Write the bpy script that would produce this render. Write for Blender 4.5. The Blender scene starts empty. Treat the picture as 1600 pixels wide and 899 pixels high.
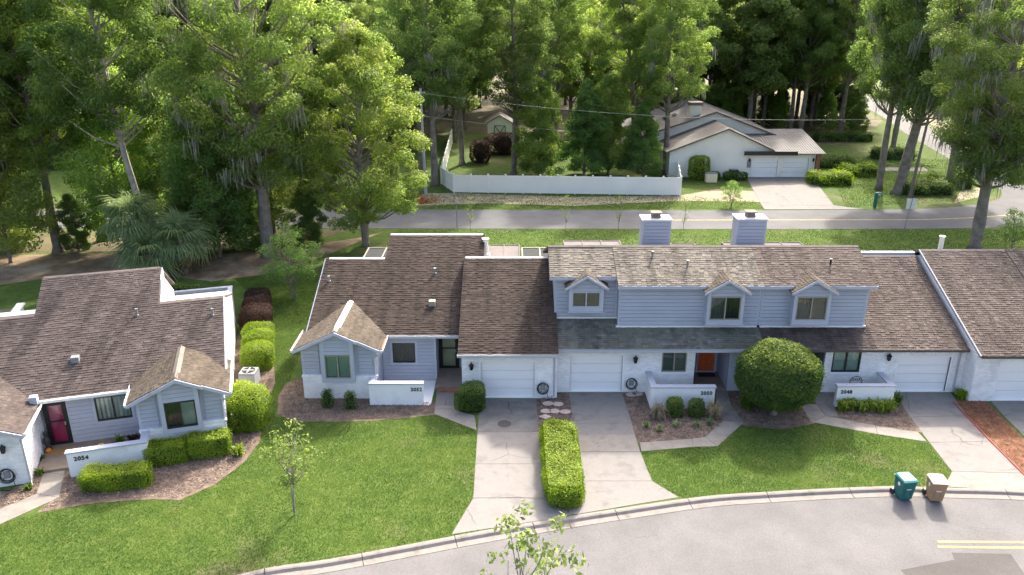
import bpy, math, random
import numpy as np
from mathutils import Vector, Matrix, Euler
R = math.radians
random.seed(7)
sc = bpy.context.scene
# ------------------------------------------------------------------ camera, sky, sun, exposure
CAM_H, PITCH, FPX = 19.2, R(20.2), 1244.0
cam = bpy.data.cameras.new('camera'); cam.lens = 36.0 * FPX / 1600.0; cam.sensor_width = 36.0
cam.clip_start = 0.5; cam.clip_end = 6000
camo = bpy.data.objects.new('camera', cam); sc.collection.objects.link(camo)
camo.location = (0, 0, CAM_H); camo.rotation_euler = (math.pi / 2 - PITCH, 0, 0)
sc.camera = camo
SUN_EL, SUN_AZ = R(38), R(22)          # azimuth measured from +Y (away from the camera) towards +X
w = bpy.data.worlds.new('World'); sc.world = w; w.use_nodes = True
nt = w.node_tree; nt.nodes.clear()
sky = nt.nodes.new('ShaderNodeTexSky'); sky.sky_type = 'NISHITA'; sky.sun_disc = False
sky.sun_elevation = SUN_EL; sky.sun_rotation = SUN_AZ; sky.air_density = 0.8; sky.dust_density = 7.0; sky.ozone_density = 0.2
bg = nt.nodes.new('ShaderNodeBackground'); bg.inputs[1].default_value = 0.15
wo = nt.nodes.new('ShaderNodeOutputWorld'); nt.links.new(sky.outputs[0], bg.inputs[0]); nt.links.new(bg.outputs[0], wo.inputs[0])
sl = bpy.data.lights.new('sun', 'SUN'); sl.energy = 2.1; sl.angle = R(2.0); sl.color = (1.0, 0.93, 0.82)
so = bpy.data.objects.new('sun', sl); sc.collection.objects.link(so)
sd = Vector((math.sin(SUN_AZ) * math.cos(SUN_EL), math.cos(SUN_AZ) * math.cos(SUN_EL), math.sin(SUN_EL)))
so.rotation_euler = (-sd).to_track_quat('-Z', 'Y').to_euler(); so.location = (20, 60, 60)
sc.view_settings.view_transform = 'Standard'; sc.view_settings.look = 'None'
sc.view_settings.exposure = 1.95; sc.view_settings.gamma = 1.0
sc.cycles.max_bounces = 10; sc.cycles.diffuse_bounces = 8; sc.cycles.transparent_max_bounces = 12
sc.cycles.use_denoising = True; sc.cycles.sample_clamp_indirect = 4.0

# ------------------------------------------------------------------ helpers
_c, _s = math.cos(PITCH), math.sin(PITCH)
def G(px, py, z=0.0):                  # survey: ground point (at height z) seen at a pixel of the photograph
    u = (px - 800) / FPX; v = (py - 449.5) / FPX; t = (CAM_H - z) / (_s + v * _c)
    return (u * t, (_c - v * _s) * t)

OFF = {}
def tag(o, label=None, cat=None, group=None, kind=None):
    if label: o['label'] = label
    if cat: o['category'] = cat
    if group: o['group'] = group
    if kind: o['kind'] = kind
    return o
def link(o, parent=None):
    sc.collection.objects.link(o)
    if parent is not None: o.parent = parent; OFF[o.name] = OFF.get(parent.name, (0, 0, 0))
    return o
def thing(name, loc, label, cat, group=None, rz=0.0, world=True):
    o = bpy.data.objects.new(name, None); o.empty_display_size = 0.3
    o.location = loc; o.rotation_euler = (0, 0, rz); sc.collection.objects.link(o)
    OFF[o.name] = tuple(loc) if world else (0, 0, 0)
    return tag(o, label, cat, group)

class Fr:                              # plane frame: origin, u, v, normal
    def __init__(s, o, u, v):
        s.o = Vector(o); s.u = Vector(u).normalized(); s.v = Vector(v).normalized(); s.n = s.u.cross(s.v)
    def p(s, u, v, w=0.0): return s.o + s.u * u + s.v * v + s.n * w
def face_front(x, y, z=0): return Fr((x, y, z), (1, 0, 0), (0, 0, 1))
def face_right(x, y, z=0): return Fr((x, y, z), (0, 1, 0), (0, 0, 1))
def face_left(x, y, z=0): return Fr((x, y, z), (0, -1, 0), (0, 0, 1))
def slope_front(x, y, z, m): return Fr((x, y, z), (1, 0, 0), (0, 1, m))
def slope_right(x, y, z, m): return Fr((x, y, z), (0, 1, 0), (-1, 0, m))
def slope_left(x, y, z, m): return Fr((x, y, z), (0, -1, 0), (1, 0, m))
WORLD = Fr((0, 0, 0), (1, 0, 0), (0, 1, 0))

class MB:
    def __init__(s): s.v = []; s.f = []
    def add(s, vs, fs):
        b = len(s.v); s.v += [tuple(x) for x in vs]; s.f += [tuple(b + i for i in f) for f in fs]; return s
    def box(s, x0, x1, y0, y1, z0, z1): return s.fbox(WORLD, x0, x1, y0, y1, z0, z1)
    def fbox(s, fr, u0, u1, v0, v1, w0, w1):
        vs = [fr.p(u, v, w_) for w_ in (w0, w1) for v in (v0, v1) for u in (u0, u1)]
        return s.add(vs, [(0, 2, 3, 1), (4, 5, 7, 6), (0, 1, 5, 4), (1, 3, 7, 5), (3, 2, 6, 7), (2, 0, 4, 6)])
    def prism(s, fr, poly, w0, w1):
        n = len(poly); vs = [fr.p(u, v, w0) for u, v in poly] + [fr.p(u, v, w1) for u, v in poly]
        a = sum(poly[i][0] * poly[(i + 1) % n][1] - poly[(i + 1) % n][0] * poly[i][1] for i in range(n))
        top = tuple(range(n, 2 * n)); bot = tuple(range(n - 1, -1, -1))
        sides = [(i, (i + 1) % n, n + (i + 1) % n, n + i) for i in range(n)]
        fs = [top, bot] + sides
        if a < 0: fs = [f[::-1] for f in fs]
        return s.add(vs, fs)
    def tube(s, pts, rad, n=8, cap=True):
        pts = [Vector(p) for p in pts]; rad = rad if isinstance(rad, (list, tuple)) else [rad] * len(pts)
        b = len(s.v); prev = None
        for i, p in enumerate(pts):
            d = (pts[min(i + 1, len(pts) - 1)] - pts[max(i - 1, 0)]).normalized()
            a = prev if prev is not None else (Vector((1, 0, 0)) if abs(d.x) < .9 else Vector((0, 1, 0)))
            a = (a - d * a.dot(d)).normalized(); prev = a; c = d.cross(a)
            for k in range(n):
                t = 2 * math.pi * k / n; s.v.append(tuple(p + (a * math.cos(t) + c * math.sin(t)) * rad[i]))
        for i in range(len(pts) - 1):
            for k in range(n):
                k2 = (k + 1) % n; s.f.append((b + i * n + k, b + i * n + k2, b + (i + 1) * n + k2, b + (i + 1) * n + k))
        if cap:
            s.f.append(tuple(b + k for k in range(n - 1, -1, -1))); e = b + (len(pts) - 1) * n
            s.f.append(tuple(e + k for k in range(n)))
        return s
    def lathe(s, c, prof, n=14):
        b = len(s.v)
        for r, z in prof:
            for k in range(n):
                t = 2 * math.pi * k / n; s.v.append((c[0] + r * math.cos(t), c[1] + r * math.sin(t), c[2] + z))
        for i in range(len(prof) - 1):
            for k in range(n):
                k2 = (k + 1) % n; s.f.append((b + i * n + k, b + i * n + k2, b + (i + 1) * n + k2, b + (i + 1) * n + k))
        s.f.append(tuple(b + k for k in range(n - 1, -1, -1))); e = b + (len(prof) - 1) * n
        s.f.append(tuple(e + k for k in range(n)))
        return s
    def mesh(s, name, off=(0, 0, 0)):
        m = bpy.data.meshes.new(name)
        m.from_pydata([(x - off[0], y - off[1], z - off[2]) for x, y, z in s.v], [], s.f); m.update(); return m
    def build(s, name, mat, parent=None, bevel=0.0, smooth=False, kind=None, loc=None):
        off = OFF.get(parent.name, (0, 0, 0)) if parent is not None else (loc or (0, 0, 0))
        m = s.mesh(name, off); m.materials.append(mat)
        if smooth: m.polygons.foreach_set('use_smooth', [True] * len(m.polygons))
        o = bpy.data.objects.new(name, m)
        if loc is not None and parent is None: o.location = loc
        link(o, parent)
        if bevel:
            md = o.modifiers.new('bevel', 'BEVEL'); md.width = bevel; md.segments = 2; md.limit_method = 'ANGLE'
        if kind: o['kind'] = kind
        return o

def np_mesh(name, V, Fq, mats, tint=None, midx=None, smooth=False):
    V = np.asarray(V, np.float32); Fq = np.asarray(Fq, np.int32); k = Fq.shape[1]
    m = bpy.data.meshes.new(name); m.vertices.add(len(V)); m.vertices.foreach_set('co', V.ravel())
    m.loops.add(Fq.size); m.loops.foreach_set('vertex_index', Fq.ravel())
    m.polygons.add(len(Fq)); m.polygons.foreach_set('loop_start', np.arange(0, Fq.size, k, dtype=np.int32))
    try: m.polygons.foreach_set('loop_total', np.full(len(Fq), k, np.int32))
    except Exception: pass
    for a in mats: m.materials.append(a)
    if midx is not None: m.polygons.foreach_set('material_index', np.asarray(midx, np.int32))
    if smooth: m.polygons.foreach_set('use_smooth', np.ones(len(Fq), bool))
    m.update(calc_edges=True)
    if tint is not None:
        a = m.attributes.new('tint', 'FLOAT', 'POINT'); a.data.foreach_set('value', np.asarray(tint, np.float32))
    return m

# ------------------------------------------------------------------ materials
def nodes(name):
    m = bpy.data.materials.new(name); m.use_nodes = True; t = m.node_tree; t.nodes.clear()
    out = t.nodes.new('ShaderNodeOutputMaterial')
    return m, t, out
def N(t, typ, **kw):
    n = t.nodes.new(typ)
    for k, v in kw.items():
        if k.startswith('i_'):
            n.inputs[int(k[2:]) if k[2:].isdigit() else k[2:].replace('_', ' ')].default_value = v
        else: setattr(n, k, v)
    return n
def c4(c): return (c[0], c[1], c[2], 1)
def noise(t, co, scale, detail=4, rough=.55):
    n = N(t, 'ShaderNodeTexNoise', i_Scale=scale, i_Detail=detail, i_Roughness=rough); t.links.new(co, n.inputs['Vector']); return n.outputs[0]
def ramp(t, src, stops):
    r = N(t, 'ShaderNodeValToRGB'); e = r.color_ramp.elements
    while len(e) < len(stops): e.new(.5)
    for k, (p, c) in enumerate(stops): e[k].position = p; e[k].color = c4(c) if len(c) == 3 else c
    t.links.new(src, r.inputs[0]); return r.outputs[0]
def mix(t, fac, a, b, mode='MIX'):
    n = N(t, 'ShaderNodeMix', data_type='RGBA', blend_type=mode)
    if isinstance(fac, (int, float)): n.inputs[0].default_value = fac
    else: t.links.new(fac, n.inputs[0])
    for s_, x in ((6, a), (7, b)):
        if isinstance(x, tuple): n.inputs[s_].default_value = c4(x)
        else: t.links.new(x, n.inputs[s_])
    return n.outputs[2]
def mul(c, k): return tuple(min(1, x * k) for x in c)
def surf(name, base, rough=.7, spread=.18, scale=3.0, fine=40.0, fine_amt=.12, island=0.0, bump=0.0, bscale=60.0, metal=0.0, stain=None, stain_scale=.6, coat=0.0, crack=None):
    m, t, out = nodes(name); co = N(t, 'ShaderNodeNewGeometry').outputs['Position']
    a = ramp(t, noise(t, co, scale), [(.3, mul(base, 1 - spread)), (.7, mul(base, 1 + spread))])
    f = ramp(t, noise(t, co, fine, 3), [(.25, (1 - fine_amt,) * 3), (.75, (1 + fine_amt,) * 3)])
    col = mix(t, 1.0, a, f, 'MULTIPLY')
    if island:
        g = N(t, 'ShaderNodeNewGeometry').outputs['Random Per Island']
        col = mix(t, 1.0, col, ramp(t, g, [(0, (1 - island,) * 3), (1, (1 + island,) * 3)]), 'MULTIPLY')
    if stain:
        st = ramp(t, noise(t, co, stain_scale, 6, .65), [(.5, (0, 0, 0)), (.72, (1, 1, 1))])
        col = mix(t, st, col, stain)
    if crack:
        nz = N(t, 'ShaderNodeTexNoise', i_Scale=1.5, i_Detail=5); t.links.new(co, nz.inputs['Vector'])
        vo = N(t, 'ShaderNodeTexVoronoi', feature='DISTANCE_TO_EDGE', i_Scale=crack); t.links.new(mix(t, .22, co, nz.outputs['Color']), vo.inputs['Vector'])
        ck = ramp(t, vo.outputs['Distance'], [(.0, (.8,) * 3), (.009, (0, 0, 0))]); mk = ramp(t, noise(t, co, .35, 3), [(.46, (0, 0, 0)), (.55, (1, 1, 1))])
        col = mix(t, mix(t, 1.0, ck, mk, 'MULTIPLY'), col, mul(base, .35))
    p = N(t, 'ShaderNodeBsdfPrincipled'); t.links.new(col, p.inputs['Base Color']); p.inputs['Roughness'].default_value = rough
    p.inputs['Metallic'].default_value = metal; p.inputs['Specular IOR Level'].default_value = .35
    if coat: p.inputs['Coat Weight'].default_value = coat
    if bump:
        b = N(t, 'ShaderNodeBump', i_Strength=bump, i_Distance=.02); t.links.new(noise(t, co, bscale, 4), b.inputs['Height']); t.links.new(b.outputs[0], p.inputs['Normal'])
    t.links.new(p.outputs[0], out.inputs[0]); return m
def shingle_mat(name, dark, mid, light, moss=None):
    m, t, out = nodes(name); geo = N(t, 'ShaderNodeNewGeometry'); co = geo.outputs['Position']
    col = ramp(t, geo.outputs['Random Per Island'], [(0, dark), (.45, mid), (.8, mid), (1, light)])
    big = ramp(t, noise(t, co, .45, 5, .6), [(.3, (.82,) * 3), (.7, (1.12,) * 3)])
    col = mix(t, 1.0, col, big, 'MULTIPLY')
    col = mix(t, 1.0, col, ramp(t, noise(t, co, 90, 2), [(.3, (.9,) * 3), (.7, (1.1,) * 3)]), 'MULTIPLY')
    mp = N(t, 'ShaderNodeVectorMath', operation='MULTIPLY'); mp.inputs[1].default_value = (1.9, .16, .16); t.links.new(co, mp.inputs[0])
    col = mix(t, 1.0, col, ramp(t, noise(t, mp.outputs[0], 1.0, 5, .6), [(.36, (.66,) * 3), (.56, (1.04,) * 3)]), 'MULTIPLY')
    if moss: col = mix(t, ramp(t, noise(t, co, .8, 5), [(.42, (0, 0, 0)), (.66, (.8,) * 3)]), col, moss)
    p = N(t, 'ShaderNodeBsdfPrincipled', i_Roughness=.92); p.inputs['Specular IOR Level'].default_value = .2
    t.links.new(col, p.inputs['Base Color']); t.links.new(p.outputs[0], out.inputs[0]); return m
def leaf_mat(name, dark, mid, light, trans=.4, objvar=.34):
    m, t, out = nodes(name)
    at = N(t, 'ShaderNodeAttribute', attribute_name='tint').outputs['Fac']
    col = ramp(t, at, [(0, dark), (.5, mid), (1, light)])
    oi = N(t, 'ShaderNodeObjectInfo').outputs['Random']
    col = mix(t, 1.0, col, ramp(t, oi, [(0, (1 - objvar, 1 - objvar * .8, 1 - objvar)), (.5, (1, 1, 1)), (1, (1 + objvar, 1 + objvar * .7, 1))]), 'MULTIPLY')
    d = N(t, 'ShaderNodeBsdfDiffuse'); tr = N(t, 'ShaderNodeBsdfTranslucent'); gl = N(t, 'ShaderNodeBsdfGlossy', i_Roughness=.5)
    tc = mix(t, 1.0, col, (.86, .9, .66), 'MULTIPLY'); tc = mix(t, 1.0, tc, tc, 'ADD')
    t.links.new(col, d.inputs[0]); t.links.new(tc, tr.inputs[0]); gl.inputs[0].default_value = (.6, .65, .6, 1)
    m1 = N(t, 'ShaderNodeMixShader'); m1.inputs[0].default_value = trans
    t.links.new(d.outputs[0], m1.inputs[1]); t.links.new(tr.outputs[0], m1.inputs[2])
    m2 = N(t, 'ShaderNodeMixShader'); m2.inputs[0].default_value = .03
    t.links.new(m1.outputs[0], m2.inputs[1]); t.links.new(gl.outputs[0], m2.inputs[2])
    t.links.new(m2.outputs[0], out.inputs[0]); return m
def glass_mat(name, tintc=(.8, .86, .84)):
    m, t, out = nodes(name)
    tr = N(t, 'ShaderNodeBsdfTransparent'); tr.inputs[0].default_value = c4(tintc)
    gl = N(t, 'ShaderNodeBsdfGlossy', i_Roughness=.03); fz = N(t, 'ShaderNodeFresnel', i_IOR=1.5)
    mx = N(t, 'ShaderNodeMixShader'); t.links.new(fz.outputs[0], mx.inputs[0]); t.links.new(tr.outputs[0], mx.inputs[1]); t.links.new(gl.outputs[0], mx.inputs[2])
    t.links.new(mx.outputs[0], out.inputs[0]); return m
def ground_mat():
    m, t, out = nodes('ground_grass'); co = N(t, 'ShaderNodeNewGeometry').outputs['Position']
    g = ramp(t, noise(t, co, 1.6, 6, .65), [(.3, (.046, .084, .018)), (.55, (.08, .124, .028)), (.75, (.125, .15, .048))])
    g = mix(t, 1.0, g, ramp(t, noise(t, co, 26, 3, .7), [(.25, (.6,) * 3), (.75, (1.4,) * 3)]), 'MULTIPLY')
    dirt = ramp(t, noise(t, co, 5, 5, .7), [(.3, (.11, .08, .05)), (.7, (.26, .21, .15))])
    col = mix(t, ramp(t, noise(t, co, .16, 6, .62), [(.55, (0, 0, 0)), (.72, (.75,) * 3)]), g, dirt)
    p = N(t, 'ShaderNodeBsdfPrincipled', i_Roughness=.95); p.inputs['Specular IOR Level'].default_value = .1
    b = N(t, 'ShaderNodeBump', i_Strength=.5, i_Distance=.04); t.links.new(noise(t, co, 30, 4), b.inputs['Height']); t.links.new(b.outputs[0], p.inputs['Normal'])
    t.links.new(col, p.inputs['Base Color']); t.links.new(p.outputs[0], out.inputs[0]); return m
def asphalt_mat(name, base, crack=True):
    m, t, out = nodes(name); co = N(t, 'ShaderNodeNewGeometry').outputs['Position']
    col = ramp(t, noise(t, co, .5, 6, .6), [(.3, mul(base, .84)), (.7, mul(base, 1.12))])
    col = mix(t, 1.0, col, ramp(t, noise(t, co, 22, 4, .85), [(.25, (.66,) * 3), (.75, (1.34,) * 3)]), 'MULTIPLY')
    if crack:
        nz = N(t, 'ShaderNodeTexNoise', i_Scale=.9, i_Detail=6); t.links.new(co, nz.inputs['Vector'])
        cc = mix(t, .45, co, nz.outputs['Color'])
        vo = N(t, 'ShaderNodeTexVoronoi', feature='DISTANCE_TO_EDGE', i_Scale=1.5); t.links.new(cc, vo.inputs['Vector'])
        ck = ramp(t, vo.outputs['Distance'], [(.0, (1, 1, 1)), (.014, (0, 0, 0))])
        mk = ramp(t, noise(t, co, .22, 3), [(.52, (0, 0, 0)), (.66, (.42,) * 3)])
        col = mix(t, mix(t, 1.0, ck, mk, 'MULTIPLY'), col, mul(base, .4))
    p = N(t, 'ShaderNodeBsdfPrincipled', i_Roughness=.9); p.inputs['Specular IOR Level'].default_value = .25
    b = N(t, 'ShaderNodeBump', i_Strength=.25, i_Distance=.01); t.links.new(noise(t, co, 70, 3), b.inputs['Height']); t.links.new(b.outputs[0], p.inputs['Normal'])
    t.links.new(col, p.inputs['Base Color']); t.links.new(p.outputs[0], out.inputs[0]); return m

M = {}
M['ground'] = ground_mat()
M['asphalt'] = asphalt_mat('asphalt_pale', (.138, .134, .135)); M['asphalt_back'] = asphalt_mat('asphalt_back', (.125, .126, .13)); M['patch'] = asphalt_mat('asphalt_patch', (.085, .08, .077), False)
M['concrete'] = surf('concrete', (.205, .194, .182), .9, .12, .9, 30, .1, bump=.15, stain=(.125, .12, .112), stain_scale=.9, crack=.4)
M['concrete_dirty'] = surf('concrete_dirty', (.16, .152, .142), .9, .18, 1.3, 30, .14, bump=.15, stain=(.10, .097, .092), stain_scale=1.1, crack=.45)
M['walk'] = surf('concrete_walk', (.24, .22, .195), .9, .12, 1.4, 35, .1, bump=.12, stain=(.16, .146, .13), stain_scale=1.6)
M['kerb'] = surf('kerb_concrete', (.23, .207, .188), .9, .14, 1.5, 35, .12, bump=.15, stain=(.13, .118, .106), stain_scale=1.5)
M['mulch'] = surf('mulch_soil', (.15, .11, .085), .95, .4, 3, 30, .4, bump=.8, bscale=35)
M['mulch_red'] = surf('mulch_red_soil', (.19, .09, .05), .95, .4, 3, 30, .4, bump=.8, bscale=35)
M['chip'] = surf('mulch_chip', (.22, .165, .135), .9, .3, 3, 20, .2, island=.6)
M['chip_red'] = surf('mulch_chip_red', (.25, .115, .06), .9, .3, 3, 20, .2, island=.5)
M['litter'] = surf('leaf_litter', (.19, .135, .085), .95, .4, .8, 14, .4, bump=.6, bscale=20, stain=(.36, .31, .24), stain_scale=.35)
M['wood_floor'] = surf('woodland_green_floor', (.095, .08, .04), .95, .4, .5, 9, .4, bump=.6, bscale=12, stain=(.075, .115, .022), stain_scale=.12)
M['sand'] = surf('sandy_dirt', (.33, .27, .19), .95, .25, .7, 14, .25, bump=.3, stain=(.10, .13, .04), stain_scale=.9)
M['white_paint'] = surf('white_painted_brick', (.86, .855, .85), .75, .04, 1.0, 20, .05, island=.07, stain=(.66, .66, .66), stain_scale=.7)
M['stucco'] = surf('white_stucco', (.86, .855, .85), .8, .03, 1.2, 30, .03, bump=.12, stain=(.68, .67, .65), stain_scale=.8)
M['blue'] = surf('blue_grey_siding', (.385, .41, .475), .65, .06, .8, 24, .05)
M['trim'] = surf('blue_grey_trim', (.43, .455, .52), .6, .04, 1, 24, .03)
M['trim_white'] = surf('white_trim', (.74, .73, .71), .6, .06, 1, 24, .04)
M['gutter'] = surf('grey_gutter', (.42, .43, .45), .6, .06, 1, 24, .03)
M['door_white'] = surf('white_door', (.87, .865, .86), .5, .02, 1, 24, .02)
M['bronze'] = surf('dark_window_frame', (.035, .033, .03), .45, .1)
M['beige_frame'] = surf('beige_window_frame', (.30, .28, .23), .5, .08)
M['black'] = surf('black_metal', (.018, .018, .02), .45, .1)
M['dark'] = surf('dark_interior', (.02, .022, .024), .9, .1)
M['glass'] = glass_mat('window_glass')
M['blind_green'] = surf('pale_green_curtain', (.52, .62, .55), .8, .06, 6); M['blind_dark'] = surf('dark_screen', (.05, .06, .06), .8, .1, 4)
M['blind_tan'] = surf('tan_shade', (.32, .25, .17), .8, .08, 4); M['blind_grey'] = surf('grey_shade', (.16, .17, .17), .8, .08, 4)
M['interior_light'] = surf('painted_interior_light', (.75, .62, .42), .8, .3, 1.5)  # cream tone paints the bright interior reflection of the storm door glass
M['door_red'] = surf('crimson_door', (.75, .03, .2), .5, .08); M['door_orange'] = surf('orange_wood_door', (.62, .12, .03), .5, .2, 6)
M['sh_brown'] = shingle_mat('shingles_brown', (0.0404, 0.0293, 0.0238), (0.0581, 0.0428, 0.0349), (0.0796, 0.0599, 0.0483))
M['sh_grey'] = shingle_mat('shingles_grey_tan', (0.1276, 0.1144, 0.0942), (0.1936, 0.1716, 0.1408), (0.2640, 0.2332, 0.1892))
M['sh_moss'] = shingle_mat('shingles_mossy', (0.0950, 0.0950, 0.0855), (0.1615, 0.1568, 0.1377), (0.2280, 0.2185, 0.1900), (0.1235, 0.1283, 0.0950))
M['sh_rose'] = shingle_mat('shingles_rose_brown', (0.0920, 0.0721, 0.0611), (0.1288, 0.1016, 0.0861), (0.1730, 0.1384, 0.1163))
M['sh_mauve'] = shingle_mat('shingles_mauve', (0.0678, 0.0542, 0.0496), (0.0935, 0.0748, 0.0684), (0.1225, 0.0999, 0.0916))
M['sh_tan'] = shingle_mat('shingles_tan', (0.0653, 0.0528, 0.0402), (0.0898, 0.0734, 0.0566), (0.1170, 0.0968, 0.0762))
M['sh_far'] = surf('far_roof_grey', (.13, .12, .115), .9, .15, 1, 12, .2)
M['deck'] = surf('roof_deck', (.10, .085, .075), .9, .1)
M['ridge'] = surf('ridge_cap', (.19, .155, .135), .9, .2, 3); M['ridge_white'] = surf('white_ridge_cap', (.72, .66, .60), .7, .08, 2)
M['rust'] = surf('rusty_gutter_litter', (.42, .17, .06), .9, .4, 6)
M['metal_roof'] = surf('grey_metal_roof', (.17, .16, .155), .8, .12, 1, 10, .1)
M['far_white'] = surf('far_white_wall', (.82, .79, .71), .75, .05, .6)
M['vinyl'] = surf('white_vinyl', (.84, .83, .78), .55, .04, .5, 20, .02)
M['bark'] = surf('bark', (.19, .165, .14), .95, .35, 2.0, 18, .35, bump=.7, bscale=14)
M['bark_pale'] = surf('pale_bark', (.31, .28, .24), .95, .3, 2.0, 18, .3, bump=.6, bscale=14)
M['pole_wood'] = surf('pole_wood', (.17, .14, .11), .9, .2, 2); M['pole_conc'] = surf('pole_pale', (.42, .41, .38), .8, .1, 2)
M['leaf_a'] = leaf_mat('leaf_green', (.075, .13, .035), (.14, .21, .058), (.24, .30, .09), .6)
M['leaf_b'] = leaf_mat('leaf_olive', (.09, .135, .036), (.165, .22, .064), (.27, .31, .10), .6)
M['leaf_c'] = leaf_mat('leaf_deep', (.075, .14, .034), (.14, .235, .06), (.23, .32, .09), .6)
M['leaf_y'] = leaf_mat('leaf_yellow_green', (.09, .135, .028), (.165, .225, .05), (.30, .33, .085), .6)
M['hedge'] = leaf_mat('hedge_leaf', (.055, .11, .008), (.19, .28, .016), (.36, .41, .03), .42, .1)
M['hedge_deep'] = leaf_mat('hedge_leaf_deep', (.028, .065, .012), (.075, .135, .024), (.21, .255, .035), .42, .1)
M['hedge_red'] = leaf_mat('hedge_leaf_red', (.03, .02, .018), (.075, .035, .03), (.14, .08, .055), .3, .1)
M['grass'] = leaf_mat('grass_blade', (.048, .092, .016), (.09, .15, .024), (.17, .21, .045), .42, 0)
M['palm'] = leaf_mat('palm_leaf', (.11, .165, .085), (.21, .28, .145), (.36, .40, .19), .5, .1)
M['palm_dead'] = leaf_mat('dead_palm_leaf', (.2, .14, .07), (.33, .24, .13), (.45, .35, .2), .2, .1)
M['moss'] = leaf_mat('spanish_moss', (.13, .13, .115), (.21, .21, .19), (.31, .30, .28), .15, .1)
M['straw'] = leaf_mat('straw_grass', (.14, .12, .075), (.27, .23, .16), (.4, .35, .26), .3, .1)
M['fern'] = leaf_mat('fern_leaf', (.08, .13, .012), (.19, .26, .025), (.3, .36, .05), .35, .1)
M['core'] = surf('hedge_core', (.02, .028, .012), .95, .3, 6)
M['bin_green'] = surf('teal_plastic', (.012, .13, .125), .45, .08, 2); M['bin_lid'] = surf('teal_lid', (.03, .20, .20), .45, .08, 2)
M['bin_tan'] = surf('tan_plastic', (.34, .22, .13), .5, .08, 2); M['bin_tanlid'] = surf('cream_lid', (.74, .64, .46), .5, .06, 2)
M['yellow'] = surf('yellow_line_paint', (.50, .38, .12), .85, .15, 3, 30, .25, stain=(.2, .18, .14), stain_scale=5)
M['white_line'] = surf('white_mark', (.8, .8, .78), .7, .05)
M['ac'] = surf('ac_metal', (.22, .23, .24), .5, .06); M['stone'] = surf('stepping_stone', (.50, .38, .33), .9, .15, 3)
M['terracotta'] = surf('orange_pot', (.60, .22, .03), .7, .1); M['flower'] = surf('yellow_flower', (.75, .55, .03), .7, .2)
M['brick_red'] = surf('red_brick', (.25, .11, .07), .9, .25, 4, island=.3); M['mat_brown'] = surf('door_mat', (.30, .19, .08), .95, .15, 8)
M['screen'] = surf('screen_mesh', (.03, .034, .034), .95, .1); M['porch_roof'] = surf('porch_roof', (.15, .135, .13), .95, .15, .8)
M['red_edge'] = surf('red_edging', (.36, .07, .06), .7, .15)
M['tile_floor'] = surf('porch_floor', (.24, .19, .155), .85, .15, 2)

# ------------------------------------------------------------------ piece fields
def intervals(poly, v):
    xs = []
    for i in range(len(poly)):
        (x0, y0), (x1, y1) = poly[i], poly[(i + 1) % len(poly)]
        if (y0 <= v) != (y1 <= v): xs.append(x0 + (v - y0) * (x1 - x0) / (y1 - y0))
    xs.sort(); return list(zip(xs[::2], xs[1::2]))
def rows(poly, rh, holes=()):
    v = min(p[1] for p in poly); vm = max(p[1] for p in poly)
    while v < vm - .3 * rh:
        v1 = min(v + rh, vm); mid = (v + v1) / 2
        segs = intervals(poly, mid)
        for h in holes:
            if h[2] < mid < h[3]:
                ns = []
                for a, b in segs:
                    if h[0] > a: ns.append((a, min(b, h[0])))
                    if h[1] < b: ns.append((max(a, h[1]), b))
                segs = [(a, b) for a, b in ns if b - a > .02]
        for a, b in segs: yield v, v1, a, b
        v += rh
def shingles(parent, fr, poly, mat, rh=.15, tw=.25):
    rnd = random.Random(len(poly) * 31 + int(abs(fr.o.x) * 97)); mb = MB()
    for v0, v1, a, b in rows(poly, rh):
        u = a
        while u < b - .01:
            e = min(b, u + tw * rnd.uniform(.75, 1.25))
            if b - e < .08: e = b
            t = rnd.choice((.012, .02, .026)); g = .006
            vs = [fr.p(u + g, v0, 0), fr.p(e - g, v0, 0), fr.p(u + g, v0, t), fr.p(e - g, v0, t), fr.p(e - g, v1 + .012, .004), fr.p(u + g, v1 + .012, .004)]
            mb.add(vs, [(0, 1, 3, 2), (2, 3, 4, 5), (1, 4, 3), (0, 2, 5)]); u = e
    return mb.build('shingles', mat, parent, kind='stuff')
def roof(root, fr, poly, mat, thick=.13, name='roof'):
    o = MB().prism(fr, poly, -thick, 0).build(name, M['deck'], root)
    shingles(o, fr, poly, mat); return o
def bricks(parent, fr, poly, holes=(), mat=None):
    mb = MB(); k = 0; rnd = random.Random(3)
    for v0, v1, a, b in rows(poly, .077, holes):
        k = int(round(v0 / .077)); u = a - (.11 if k % 2 else 0)
        while u < b - .02:
            e = u + .22; x0, x1 = max(u, a) + .005, min(e, b) - .005
            if x1 - x0 > .03:
                w_ = rnd.uniform(.012, .03)
                vs = [fr.p(x, y, ww) for ww in (0, w_) for y in (v0 + .005, v1 - .005) for x in (x0, x1)]
                mb.add(vs, [(4, 5, 7, 6), (0, 1, 5, 4), (1, 3, 7, 5), (3, 2, 6, 7), (2, 0, 4, 6)])
            u = e
    return mb.build('brickwork', mat or M['white_paint'], parent, kind='stuff')
def siding(parent, fr, poly, holes=(), mat=None, rh=.2):
    for v0, v1, a, b in rows(poly, rh, holes):
        vs = []
        for u in (a, b): vs += [fr.p(u, v0 + .024, 0), fr.p(u, v0 + .024, .055), fr.p(u, v1, .03), fr.p(u, v1, 0)]
        MB().add(vs, [(0, 1, 2, 3), (7, 6, 5, 4), (1, 5, 6, 2), (0, 4, 5, 1), (3, 2, 6, 7)]).build('siding_board', mat or M['blue'], parent)
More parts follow.
